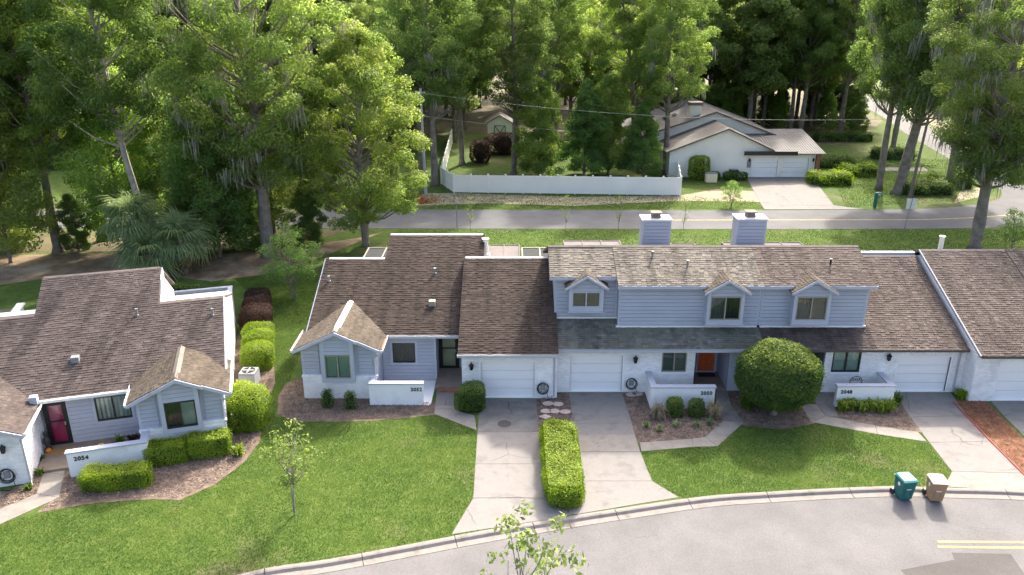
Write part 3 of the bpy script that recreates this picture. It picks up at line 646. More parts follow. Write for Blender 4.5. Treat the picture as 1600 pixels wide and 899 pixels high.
MB().box(-4.0, -2.55, 36.9, 39.3, -.05, .15).build('porch_floor', M['tile_floor'], h52); MB().box(-3.8, -2.6, 36.55, 36.88, -.05, .1).build('porch_step', M['brick_red'], h52)
front_door(h52, face_front(0, 39.24, .16), -3.85, -2.95, 2.05, M['interior_light'], 'storm')  # leaf behind the glass carries the painted interior light
gutter_front(h52, -6.75, -2.55, e0y - .02, e0z + .02)
bay(h52, -10.5, -6.8, 35.92, 38.4, (M['blind_green'], M['blind_green']), M['beige_frame'], M['ridge_white'], rusty_right=True, ridge_back=42.0)
# garage wing
gz = lambda y: 2.62 + PM * (y - 35.6)
body(h52, -2.5, 2.25, 36.1, 42.35, 49, 2.7, gz(42.35), M['white_paint'])
fg = face_front(0, 35.95, 0); gh = [(-1.56, 1.14, -.1, 2.02)]
wl = wall(h52, fg, -2.5, 2.27, -.1, 2.6, gh, M['white_paint'], .15, 'garage_wall'); bricks(wl, fg, [(-2.5, 0), (2.27, 0), (2.27, 2.55), (-2.5, 2.55)], [(-1.63, 1.21, -.1, 2.3)])
mb = MB(); u = -1.7
while u < 1.25: mb.fbox(fg, u, u + .066, 2.1, 2.29, 0, .014); u += .077
mb.build('soldier_course', M['white_paint'], wl, kind='stuff')
MB().box(-2.52, -2.38, 36.1, 39.3, 0, 2.75).build('side_wall', M['white_paint'], h52)
garage_door(h52, fg, -1.56, 1.14, 2.0); lantern(h52, fg, -2.02, 1.78)
roof(h52, slope_front(0, 35.55, 2.6, PM), [(-2.68, 0), (2.3, 0), (2.3, hyp(6.8, PM)), (-2.68, hyp(6.8, PM))], M['sh_brown'])
MB().prism(face_left(-2.62, 0, 0), [(-35.7, 2.5), (-35.7, 2.62), (-42.3, 5.37), (-42.3, 3.2), (-38, 2.5)], 0, .05).build('gable_side', M['trim'], h52)
ridge(h52, -2.6, 2.2, 42.35, gz(42.35), M['ridge_white']); back_slope(h52, -2.68, 2.3, 42.35, gz(42.35), 49.2, 2.9)
gutter_front(h52, -2.7, 2.32, 35.53, 2.62); downpipe(h52, [(2.12, 35.6, 2.5), (2.12, 35.9, 2.3), (2.12, 35.9, .15), (1.7, 35.75, .1)])
pipe_vent(h52, -10.1, 41.4, zz(41.4), .3); pipe_vent(h52, -4.3, 42.0, zz(42.0), .3); pipe_vent(h52, -1.55, 44.6, 4.9, .95, .16, M['far_white'], 'flue')
MB().box(-4.45, -4.1, 39.5, 39.85, zz(39.5) - .05, zz(39.85) + .16).build('roof_vent', M['beige_frame'], h52, bevel=.02)
# ---- 2050 and 2048
Y5 = 36.6
lz = lambda y: 2.6 + PM * (y - 36.15)
uz = lambda y: 5.5 + .4 * (y - 37.3)
def upper(root, x0, x1, yw, z0, mat, ry=40.3, lip=True, holes=()):
    fw = face_front(0, yw, 0); zt = uz(yw) - .08
    b = body(root, x0, x1, yw + .14, ry, 47, zt, uz(ry) + .03, M['blue'], 'upper_wall', zb=4.0, z0=2.95)
    wl = wall(root, fw, x0, x1, z0 - .2, zt, [], M['blue'], .13, 'upper_front'); siding(wl, fw, [(x0 + .02, z0 + .06), (x1 - .1, z0 + .06), (x1 - .1, zt), (x0 + .02, zt)], holes)
    MB().box(x0 - .01, x0 + .09, yw - .035, yw + .02, z0, zt).build('corner_board', M['trim'], wl); MB().box(x1 - .1, x1 + .01, yw - .035, yw + .02, z0, zt).build('corner_board', M['trim'], wl)
    MB().box(x0 - .1, x1 + .05, yw - .14, yw + .0, z0 - .1, z0 + .035).build('flashing', M['trim_white'], wl)
    return b
h50 = thing('townhouse', (7.5, 37, 0), 'two-storey townhouse with pale grey upper roof and orange front door', 'house', 'row of attached townhouses')
h48 = thing('townhouse', (17.5, 37, 0), 'two-storey townhouse with rose-brown roof beyond the round bush', 'house', 'row of attached townhouses')
fr = slope_front(0, 36.15, 2.6, PM)
roof(h50, fr, [(2.3, 0), (12.62, 0), (12.62, hyp(2.0, PM)), (5.4, hyp(2.0, PM)), (5.4, hyp(2.6, PM)), (2.3, hyp(2.6, PM))], M['sh_moss'])
roof(h48, fr, [(12.62, 0), (18.2, 0), (18.2, hyp(2.0, PM)), (12.62, hyp(2.0, PM))], M['sh_mauve'])
roof(h48, fr, [(18.2, 0), (22.8, 0), (22.8, hyp(6.65, PM)), (18.2, hyp(6.65, PM))], M['sh_rose'])
gutter_front(h50, 2.32, 12.6, 36.13, 2.62); MB().box(12.64, 22.8, 36.09, 36.14, 2.48, 2.61).build('fascia', M['deck'], h48)
# lower walls
f5 = face_front(0, Y5, 0); win50 = (7.6, 8.85, 1.16, 2.3); g50 = (2.95, 5.62, -.1, 2.1)
wl = wall(h50, f5, 2.32, 9.28, -.1, 2.62, [win50, g50], M['white_paint'], .15, 'front_wall'); bricks(wl, f5, [(2.32, 0), (9.28, 0), (9.28, 2.6), (2.32, 2.6)], [(7.58, 8.87, 1.1, 2.32), (2.87, 5.7, -.1, 2.18)])
window(h50, f5, *win50, M['beige_frame'], (M['blind_grey'], M['blind_grey']), None, True); garage_door(h50, f5, 2.95, 5.62, 2.08); lantern(h50, f5, 6.24, 1.85)
sh = MB()
for k in range(12): sh.fbox(f5, 8.27, 8.76, 1.26 + k * .08, 1.31 + k * .08, -.11, -.085)
sh.build('shutter_slats', M['beige_frame'], h50, kind='stuff')
body(h50, 2.34, 9.28, Y5 + .16, 38.8, 47, 2.7, lz(38.6), M['blue']); MB().box(9.28, 11.05, 38.8, 47, 0, 2.9).build('porch_back', M['trim'], h50)
body(h50, 11.05, 12.62, Y5 + .16, 38.8, 47, 2.7, lz(38.6), M['blue'])
MB().box(9.28, 11.05, Y5 + .25, 38.8, -.05, .12).build('porch_floor', M['tile_floor'], h50)
front_door(h50, face_front(0, 38.76, .12), 9.95, 10.85, 2.05, M['door_orange'], 'panel'); mat_on_floor(9.95, 10.85, 38.1, 38.6, .125, 'black door mat at the orange front door', M['black'])
f5b = face_front(0, Y5 + .12, 0); wl = wall(h50, f5b, 11.05, 12.62, -.1, 2.6, [], M['blue'], .1, 'side_panel'); siding(wl, f5b, [(11.12, .05), (12.62, .05), (12.62, 2.58), (11.12, 2.58)])
wl2 = wall(h48, f5b, 12.63, 13.7, -.1, 2.6, [], M['blue'], .1, 'side_panel'); siding(wl2, f5b, [(12.63, .05), (13.62, .05), (13.62, 2.58), (12.63, 2.58)])
body(h48, 12.63, 13.7, Y5 + .23, 38.8, 47, 2.7, lz(38.6), M['blue']); MB().box(13.7, 15.85, 38.8, 47, 0, 2.9).build('porch_back', M['trim'], h48); MB().box(13.7, 15.85, Y5 + .2, 38.8, -.05, .1).build('porch_floor', M['tile_floor'], h48)
front_door(h48, face_front(0, 38.76, .1), 14.2, 15.1, 2.05, M['blind_grey'], 'panel')
win48 = (16.24, 17.66, 1.16, 2.36); g48 = (19.62, 22.24, -.1, 2.0)
wl = wall(h48, f5, 15.85, 22.97, -.1, 2.62, [win48, g48], M['white_paint'], .15, 'front_wall'); bricks(wl, f5, [(15.85, 0), (22.97, 0), (22.97, 2.6), (15.85, 2.6)], [(16.22, 17.68, 1.1, 2.38), (19.54, 22.32, -.1, 2.28)])
mb = MB(); u = 19.5
while u < 22.35: mb.fbox(f5, u, u + .066, 2.08, 2.27, 0, .014); u += .077
mb.build('soldier_course', M['white_paint'], wl, kind='stuff')
window(h48, f5, *win48, M['bronze'], (M['blind_green'], M['blind_green']), None, True); garage_door(h48, f5, 19.62, 22.24, 1.98); lantern(h48, f5, 19.02, 1.98)
body(h48, 15.85, 22.85, Y5 + .16, 42.8, 49, 2.7, lz(42.8) - .02, M['blue'], zb=3.0)
back_slope(h48, 18.2, 22.8, 42.8, lz(42.8), 49.2, 3.0); ridge(h48, 18.2, 22.8, 42.8, lz(42.8), M['ridge'])
MB().box(18.4, 22.8, 42.95, 43.2, 5.1, 5.52).build('roof_flashing', M['trim'], h48)
downpipe(h48, [(22.62, 36.1, 2.5), (22.62, 36.5, 2.25), (22.62, 36.5, .1)])
# upper storeys
upper(h50, 2.2, 5.42, 38.3, lz(38.3), None, holes=[(2.95, 4.6, 3, 6)]); upper(h50, 5.42, 12.62, 37.7, lz(37.7), None, holes=[(9.85, 11.6, 3, 6)]); upper(h48, 12.63, 18.05, 37.7, lz(37.7), None, holes=[(14.15, 15.95, 3, 6)])
UR = 40.3
roof(h50, slope_front(0, 38.0, uz(38.0), .4), [(1.9, 0), (5.3, 0), (5.3, hyp(UR - 38.0, .4)), (1.9, hyp(UR - 38.0, .4))], M['sh_grey'])
roof(h50, slope_front(0, 37.35, uz(37.35) + .03, .4), [(5.3, 0), (12.62, 0), (12.62, hyp(UR - 37.35, .4)), (5.3, hyp(UR - 37.35, .4))], M['sh_grey'])
roof(h48, slope_front(0, 37.35, uz(37.35) + .03, .4), [(12.62, 0), (18.3, 0), (18.3, hyp(UR - 37.35, .4)), (12.62, hyp(UR - 37.35, .4))], M['sh_rose'])
for r_, x0, x1 in ((h50, 1.9, 12.62), (h48, 12.63, 18.3)):
    ridge(r_, x0, x1, UR, uz(UR) + .03, M['ridge']); back_slope(r_, x0, x1, UR, uz(UR) + .03, 47.3, 4.2)
MB().box(5.3, 12.62, 37.3, 37.36, uz(37.35) - .14, uz(37.35) + .02).build('fascia', M['trim'], h50); MB().box(12.63, 18.3, 37.3, 37.36, uz(37.35) - .14, uz(37.35) + .02).build('fascia', M['trim'], h48); MB().box(1.9, 5.3, 37.95, 38.01, uz(38) - .16, uz(38) - .02).build('fascia', M['trim'], h50)
dormer(h50, 3.78, .88, 37.8, 3.98, 5.42, .5, 40.2, (M['blind_tan'], M['blind_tan']), M['trim'], M['sh_tan'])
dormer(h50, 10.72, .93, 37.15, 3.55, 5.4, .52, 40.2, (M['blind_grey'], M['blind_dark']), M['beige_frame'], M['sh_tan'])
dormer(h48, 15.05, .93, 37.15, 3.55, 5.4, .52, 40.2, (M['blind_grey'], M['blind_tan']), M['beige_frame'], M['sh_tan'])
def chimney(root, x0, x1, y0, y1, z0, z1):
    c_ = MB().box(x0, x1, y0, y1, z0, z1).build('chimney', M['blue'], root)
    siding(c_, face_front(0, y0, 0), [(x0 + .08, z0), (x1 - .08, z0), (x1 - .08, z1), (x0 + .08, z1)])
    mb = MB()
    for x in (x0, x1 - .08): mb.box(x - .01, x + .09, y0 - .035, y0 + .05, z0, z1)
    mb.build('corner_board', M['trim'], c_)
    MB().box(x0 - .06, x1 + .06, y0 - .06, y1 + .06, z1, z1 + .09).build('chimney_cap', M['trim_white'], c_, bevel=.015)
    xc, yc = (x0 + x1) / 2, (y0 + y1) / 2; f = MB().box(xc - .26, xc + .26, yc - .26, yc + .26, z1 + .09, z1 + .22); f.box(xc - .23, xc + .23, yc - .23, yc + .23, z1 + .22, z1 + .36); f.box(xc - .31, xc + .31, yc - .31, yc + .31, z1 + .36, z1 + .41)
    f.build('flue_cap', M['ridge'], c_, bevel=.01)
chimney(h50, 7.4, 9.0, 43.5, 44.5, 4.5, 7.2); chimney(h48, 12.75, 14.4, 43.5, 44.5, 4.5, 7.25)
for x, y in ((7.3, 39.4), (9.0, 38.7)): pipe_vent(h50, x, y, uz(y), .38, .05)
pipe_vent(h48, 16.4, 38.9, uz(38.9), .32, .05, M['black'])
MB().box(22.65, 22.95, 36.1, 36.4, 0.05, .3).build('splash_block', M['walk'], h48)
# ---- 2046 (only its left part is in the picture)
h46 = thing('townhouse', (25, 36, 0), 'townhouse at the right edge with mauve-brown roof and white garage', 'house', 'row of attached townhouses')
f6 = face_front(0, 35.65, 0); g46 = (24.2, 26.9, -.1, 2.1)
wl = wall(h46, f6, 22.98, 29, -.1, 2.66, [g46], M['white_paint'], .15, 'front_wall'); bricks(wl, f6, [(22.98, 0), (29, 0), (29, 2.64), (22.98, 2.64)], [(24.12, 26.98, -.1, 2.18)])
garage_door(h46, f6, 24.2, 26.9, 2.08); body(h46, 22.98, 32, 35.8, 42.7, 49, 2.7, 5.6, M['white_paint'], zb=3.2)
fl = face_left(22.97, 36.8, 0); bricks(MB().box(22.975, 23.1, 35.66, 36.8, -.1, 2.7).build('side_wall', M['white_paint'], h46), fl, [(0.2, 0), (1.14, 0), (1.14, 2.6), (.2, 2.6)])
roof(h46, slope_front(0, 35.25, 2.68, PM), [(22.85, 0), (27.6, 0), (27.6, hyp(7.4, PM)), (22.85, hyp(7.4, PM))], M['sh_rose']); roof(h46, slope_front(0, 35.25, 2.72, PM), [(27.6, 0), (33, 0), (33, hyp(7.4, PM)), (27.6, hyp(7.4, PM))], M['sh_mauve'])
trimline(h46, [(22.84, 35.22, 2.66), (22.84, 42.65, 5.76)], .045, M['gutter'], 'rake_flashing'); ridge(h46, 22.9, 33, 42.65, 5.77, M['ridge']); back_slope(h46, 22.85, 33, 42.65, 5.75, 49.2, 3.0)
pipe_vent(h46, 25.0, 44.4, 5.0, 1.05, .13, M['far_white'], 'flue'); MB().box(22.9, 33, 35.2, 35.26, 2.54, 2.67).build('fascia', M['deck'], h46)
# courtyard walls with numbers
courtyard('courtyard_wall', 'low white courtyard wall numbered 2052', -7.08, -4.42, 35.23, 35.9, 'L', '2052', -5.02)
courtyard('courtyard_wall', 'low white courtyard wall numbered 2050', 6.83, 9.95, 34.85, 36.58, 'L', '2050', 9.25)
courtyard('courtyard_wall', 'low white courtyard wall numbered 2048', 16.02, 18.85, 35.05, 36.58, 'R', '2048', 16.2, h=1.1)
# porches behind the row
def porch(label, x0, x1, y0, y1, z, screen):
    p = thing('back_porch', ((x0 + x1) / 2, y1, 0), label, 'porch', 'low porch roofs behind the townhouses')
    MB().box(x0, x1, y0, y1, z - .12, z).build('porch_roof', M['screen'] if screen else M['porch_roof'], p)
    mb = MB(); n = max(2, int((x1 - x0) / 1.3))
    for k in range(n + 1):
        x = x0 + (x1 - x0) * k / n; mb.box(x - .04, x + .04, y0, y1, z, z + .05); mb.box(x - .05, x + .05, y1 - .1, y1, 0, z - .12)
    mb.box(x0 - .04, x1 + .04, y1 + .001, y1 + .08, z - .1, z + .05); mb.build('porch_frame', M['beige_frame'] if screen else M['porch_roof'], p)
porch('dark screened porch behind the left end of the brown roof', -9.7, -7.3, 48.9, 51.6, 3.05, True)
porch('flat grey porch roof behind the brown garage roof', -1.6, 0.5, 49.2, 53.2, 2.75, False)
porch('white framed screen porch beside the grey tan roof', .7, 3.1, 49.2, 52.7, 2.7, True)
porch('long flat porch roof left of the chimneys', 3.6, 7.5, 47.2, 53.4, 3.0, False)
porch('flat porch roof between the two chimneys', 9.3, 12.6, 47.2, 52.7, 3.0, False)
porch('flat porch roof right of the chimneys', 14.6, 20, 47.2, 53, 3.0, False)
# ---- 2054, turned to the bend of the street
A54 = R(17)
h54 = thing('detached_house', (-12.94, 31.66, 0), 'house at the left with crimson door and greyish brown shingle roof', 'house', rz=A54, world=False)
def w54(x, y, z=0): return (-12.94 + x * math.cos(A54) - y * math.sin(A54), 31.66 + x * math.sin(A54) + y * math.cos(A54), z)
e4y, e4z = 1.55, 2.55; z4 = lambda y: e4z + PM * (y - e4y); ra, rb = 6.7, 9.25
body(h54, -22, -.02, 2.0, ra, 13.5, 2.6, z4(ra), M['stucco']); body(h54, -8.4, -3.05, 6, rb, 13.5, 4.2, z4(rb), M['stucco'], zb=3)
fr = slope_front(0, e4y, e4z, PM); H1, H2 = hyp(ra - e4y, PM), hyp(rb - e4y, PM)
roof(h54, fr, [(-22, 0), (.12, 0), (.12, H1), (-2.95, H1), (-2.95, H2), (-8.5, H2), (-8.5, H1), (-22, H1)], M['sh_mauve'])
ridge(h54, -2.9, .1, ra, z4(ra), M['ridge']); ridge(h54, -8.45, -3, rb, z4(rb), M['ridge']); ridge(h54, -22, -8.5, ra, z4(ra), M['ridge'])
back_slope(h54, -8.5, -2.95, rb, z4(rb), 13.6, 3.4); back_slope(h54, -2.95, .12, ra, z4(ra), 13.6, 2.4); back_slope(h54, -22, -8.5, ra, z4(ra), 13.6, 2.4)
MB().prism(face_right(-2.93, 0, 0), [(ra - .1, z4(ra) - .3), (rb + .1, z4(rb) - .05), (rb + .3, z4(ra) - .3)], 0, .06).build('gable_side', M['trim'], h54)
MB().prism(face_right(.0, 0, 0), [(1.9, 0), (13.4, 0), (13.4, 2.5), (ra, z4(ra) - .1), (1.9, z4(1.9) - .1)], 0, .1).build('side_wall', M['stucco'], h54)
trimline(h54, [(.14, e4y, e4z - .06), (.14, ra, z4(ra) - .06)], .07, M['trim'], 'rake_board'); downpipe(h54, [(.16, 3.4, 3.1), (.16, 3.4, .1)])
f4 = face_front(0, 1.9, 0); hole = [(-5.55, -4.1, 1.0, 2.2)]
wl = wall(h54, f4, -6.75, -3.6, -.1, 2.55, hole, M['blue'], .14, 'front_wall'); siding(wl, f4, [(-6.65, .08), (-3.7, .08), (-3.7, 2.5), (-6.65, 2.5)], [(-5.66, -3.99, .89, 2.31)])
window(h54, f4, *hole[0], M['bronze'], (M['blind_dark'], M['blind_green']), M['trim']); MB().box(-6.75, -6.64, 1.86, 1.95, 0, 2.5).build('corner_board', M['trim'], wl)
MB().box(-7.8, -6.62, 2.0, 2.15, 0, 2.6).build('porch_back', M['trim'], h54); MB().box(-7.75, -4.2, -.3, 2.0, -.05, .12).build('porch_floor', M['tile_floor'], h54)
front_door(h54, face_front(0, 1.99, .13), -7.55, -6.78, 2.05, M['door_red'], 'storm'); gutter_front(h54, -7.7, -3.75, e4y - .02, e4z + .02, M['trim_white'])
bay(h54, -3.55, .02, .0, 2.4, (M['blind_dark'], M['blind_green']), M['bronze'], M['ridge'], zr=3.65, ledge=1.15, rusty_right=False, ridge_back=5.4)
# garage wing of 2054 with front gable
fg = face_front(0, -.9, 0); wl = wall(h54, fg, -12.6, -7.85, -.1, 2.35, [(-12.2, -9.4, -.1, 2.05)], M['white_paint'], .15, 'garage_wall'); bricks(wl, fg, [(-12.6, 0), (-7.85, 0), (-7.85, 2.3), (-12.6, 2.3)], [(-12.3, -9.3, -.1, 2.15)])
garage_door(h54, fg, -12.2, -9.4, 2.04); lantern(h54, fg, -8.5, 1.75)
MB().prism(face_front(0, -.75, 0), [(-12.6, 0), (-7.87, 0), (-7.87, 2.4), (-10.22, 3.42), (-12.6, 2.4)], -3.6, 0).build('wall', M['stucco'], h54)
frr = face_right(-7.85, -.75, 0); b_ = MB().box(-7.95, -7.85, -.9, 2.0, -.1, 2.4).build('side_wall', M['white_paint'], h54); bricks(b_, face_right(-7.85, -.9, 0), [(0, 0), (2.9, 0), (2.9, 2.35), (0, 2.35)])
gable_roof(h54, -10.22, 2.62, -1.25, 5.0, 3.58, .43, M['sh_mauve'], M['ridge']); barge(h54, -10.22, 2.62, -1.26, 3.56, .43, M['trim'])
mb = MB(); mb.box(-7.6, -7.47, -1.27, 1.7, 2.36, 2.375); mb.box(-7.485, -7.47, -1.27, 1.7, 2.375, 2.48); mb.box(-7.6, -7.485, -1.27, -1.25, 2.375, 2.48); mb.build('gutter', M['trim_white'], h54)
downpipe(h54, [(-7.53, -1.15, 2.36), (-7.8, -.98, 2.1), (-7.8, -.98, .15), (-7.7, -1.3, .08)])
for x, y in ((-3.9, 6.0), (-.4, 5.5)): pipe_vent(h54, x, y, z4(y), .35, .05)
MB().box(-6.55, -6.2, 3.4, 3.75, z4(3.4), z4(3.75) + .15).build('roof_vent', M['ac'], h54, bevel=.03)
MB().box(-7.9, -7.6, 1.3, 1.6, 2.5, 2.85).build('gutter_end_box', M['trim'], h54)
courtyard('courtyard_wall', 'low white courtyard wall numbered 2054', -6.3, -3.2, -1.0, .0, 'R', '2054', -6.05, root=None, rz=A54, loc=(-12.94, 31.66, 0))
bp = thing('patio_screen_wall', (-12.94, 31.66, 0), 'pale blue walled patio behind the left house', 'wall', rz=A54, world=False)
mb = MB(); mb.box(-.12, .05, 9.6, 15.3, 0, 2.2); mb.box(-3.6, -.12, 15.15, 15.3, 0, 2.2); mb.box(-4.6, -3.6, 16.0, 16.15, 0, 2.2); mb.box(-3.7, -3.6, 15.3, 16.0, 0, 2.2); mb.build('wall_body', M['blue'], bp)
mb = MB(); mb.box(-.17, .1, 9.6, 15.35, 2.2, 2.28); mb.box(-3.65, -.17, 15.1, 15.35, 2.2, 2.28); mb.box(-4.65, -3.55, 15.95, 16.2, 2.2, 2.28); mb.build('wall_cap', M['trim'], bp)
MB().box(-4.6, -.12, 13.6, 15.1, 0, .1).build('patio_floor', M['walk'], bp)
bq = thing('patio_screen_wall', (-12.94, 31.66, 0), 'pale patio wall at the left edge beyond the greyish brown roof', 'wall', rz=A54, world=False)
mb = MB(); mb.box(-11.4, -11.2, 9, 14.5, 0, 2.6); mb.box(-11.2, -8.6, 12.2, 12.35, 0, 2.2); mb.build('wall_body', M['blue'], bq); MB().box(-11.5, -11.1, 9, 14.6, 2.6, 2.7).build('wall_cap', M['trim_white'], bq)
MB().box(-14, -11.5, 9, 14, 2.4, 2.6).build('flat_roof', M['deck'], bq)
mm = MB().box(-7.5, -6.6, .9, 1.5, .125, .145).build('door_mat', M['mat_brown'], loc=None); mm.location = (-12.94, 31.66, 0); mm.rotation_euler = (0, 0, A54); tag(mm, 'tan door mat below the crimson front door', 'door mat')

# ---- house across the back road
fh = thing('far_house', (25, 88, 0), 'white house with grey roof and two white garage doors across the road', 'house')
def gx(y0, y1, xl, zl, xa, za, xr, zr_, wallm, ov=.5, notch=None):
    MB().prism(face_front(0, y0, 0), ([(xl, 0), (xr, 0)] if not notch else [(xl, 0), (notch, 0), (notch, 2.86), (xr, 2.86)]) + [(xr, zr_), (xa, za), (xl, zl)], -(y1 - y0), 0).build('wall', wallm, fh)
    ml = (za - zl) / (xa - xl); mr = (za - zr_) / (xr - xa)
    for pts in ([(xl - ov, zl - ov * ml + .02), (xa, za + .02), (xa, za + .2), (xl - ov, zl - ov * ml + .2)], [(xa, za + .02), (xr + .1, zr_ - .1 * mr + .02), (xr + .1, zr_ - .1 * mr + .2), (xa, za + .2)]):
        MB().prism(face_front(0, y0 - ov, 0), pts, -(y1 - y0 + ov), 0).build('roof', M['sh_far'], fh)
gx(88, 94, 17.5, 2.9, 23.7, 5.3, 28.9, 2.95, M['far_white'], notch=26.05); gx(94, 107, 14.6, 3.3, 23.7, 6.3, 31, 3.6, M['far_white'])
ff = face_front(0, 87.99, 0); siding(fh.children[0], ff, [(17.5, .2), (26.2, .2), (26.2, 2.8), (17.5, 2.8)], (), M['far_white'], .3)
MB().box(26.0, 34.1, 88.3, 96, 0, 2.8).build('garage_wall', M['far_white'], fh); fgar = face_front(0, 88.05, 0)
wall(fh, fgar, 26.0, 34.1, 0, 2.85, [(26.8, 29.6, -.1, 2.15), (30.2, 33.05, -.1, 2.15)], M['far_white'], .2, 'garage_front')
garage_door(fh, fgar, 26.8, 29.6, 2.13); garage_door(fh, fgar, 30.2, 33.05, 2.13)
fm = slope_front(0, 87.4, 2.75, .17); MB().prism(fm, [(25.9, 0), (34.6, 0), (34.6, 8.4), (25.9, 8.4)], -.12, 0).build('metal_roof', M['metal_roof'], fh)
for k in range(30): MB().fbox(fm, 26 + k * .29, 26.05 + k * .29, .02, 8.38, 0, .045).build('roof_rib', M['metal_roof'], fh)
MB().box(25.6, 31.5, 87.4, 87.5, 2.55, 3.0).build('beam', M['bronze'], fh)
MB().box(33.75, 34.15, 87.6, 88.04, 0, 2.7).build('brick_pier', M['brick_red'], fh)
c_ = MB().box(20.9, 22.3, 95, 96.2, 5, 7.0).build('chimney', M['far_white'], fh); MB().box(20.8, 22.4, 94.9, 96.3, 7.0, 7.35).build('chimney_cap', M['ridge'], c_)
for x in (18.6, 19.7): MB().fbox(slope_left(14.6, 105, 3.5, .33), 5.5, 6.7, (x - 14.6) * 1.05, (x - 14.6) * 1.05 + .5, .15, .22).build('skylight', M['dark'], fh)
lantern(fh, fgar, 26.4, 1.9); lantern(fh, fgar, 33.5, 1.9)
MB().box(26.15, 26.6, 87.9, 88.0, 1.1, 1.9).build('meter_box', M['ac'], fh)
def small_roof(label, x, y, wdt, d, ze, zr, rm, wm, cat='house', name='far_house'):
    t = thing(name, (x, y, 0), label, cat); MB().prism(face_front(0, y, 0), [(x - wdt, 0), (x + wdt, 0), (x + wdt, ze), (x, zr), (x - wdt, ze)], -d, 0).build('wall', wm, t)
    m = (zr - ze) / wdt
    for sx in (-1, 1): MB().prism(face_front(0, y - .3, 0), [(x, zr + .02), (x + sx * (wdt + .3), ze - .3 * m + .02), (x + sx * (wdt + .3), ze - .3 * m + .17), (x, zr + .17)], -(d + .6), 0).build('roof', rm, t)
    return t
sh_ = small_roof('pale garden shed in the fenced yard', -1.7, 112, 1.7, 3, 2.4, 3.4, M['sh_far'], M['far_white'], 'shed', 'garden_shed')
fs = face_front(-1.7, 111.97, 0); mb = rim(MB(), fs, -.8, .8, .1, 2.1, .1, 0, .05); mb.prism(fs, [(-.75, .15), (-.62, .15), (.75, 2.0), (.62, 2.0)], .01, .04); mb.prism(fs, [(.75, .15), (.62, .15), (-.75, 2.0), (-.62, 2.0)], .01, .04); mb.build('shed_door', M['ridge'], sh_)
small_roof('house with grey roof glimpsed deep in the woods', 23, 150, 4.5, 10, 3, 5.2, M['sh_far'], M['blue'])
small_roof('house roof glimpsed through the trees at upper left', -104, 146, 6, 12, 4, 8, M['deck'], M['far_white'])

# ------------------------------------------------------------------ vegetation generators
def leaf_quads(c, nrm, L, W, rng):
    n = len(c); r = rng.normal(size=(n, 3)); a = np.cross(nrm, r); a /= np.linalg.norm(a, axis=1)[:, None] + 1e-9
    b = np.cross(nrm, a); l = (L * rng.uniform(.6, 1.3, n))[:, None]; w_ = (W * rng.uniform(.6, 1.3, n))[:, None]
    V = np.stack([c - a * l / 2, c + b * w_ / 2 - a * l * .08, c + a * l / 2, c - b * w_ / 2 - a * l * .08], 1).reshape(-1, 3)
    return V, np.arange(4 * n).reshape(-1, 4)
def unit(rng, n):
    d = rng.normal(size=(n, 3)); return d / np.linalg.norm(d, axis=1)[:, None]
def clump_leaves(centers, radii, per, L, W, rng, flat=.7, up=.55):
    C, T, NR = [], [], []
    for c, r in zip(centers, radii):
        k = max(8, int(per * r * r)); d = unit(rng, k); rad = r * (.35 + .65 * rng.random(k) ** .6) * rng.uniform(.8, 1.15, k)
        p = d * rad[:, None]; p[:, 2] *= flat; ct = rng.uniform(.2, .75)
        C.append(c + p); nr = d * .7 + np.array([0, 0, up]) + unit(rng, k) * .75; NR.append(nr / np.linalg.norm(nr, axis=1)[:, None])
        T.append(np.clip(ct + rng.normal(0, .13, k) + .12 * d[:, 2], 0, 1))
    C, NR, T = np.concatenate(C), np.concatenate(NR), np.concatenate(T)
    V, F = leaf_quads(C, NR, L, W, rng); return V, F, np.repeat(T, 4)
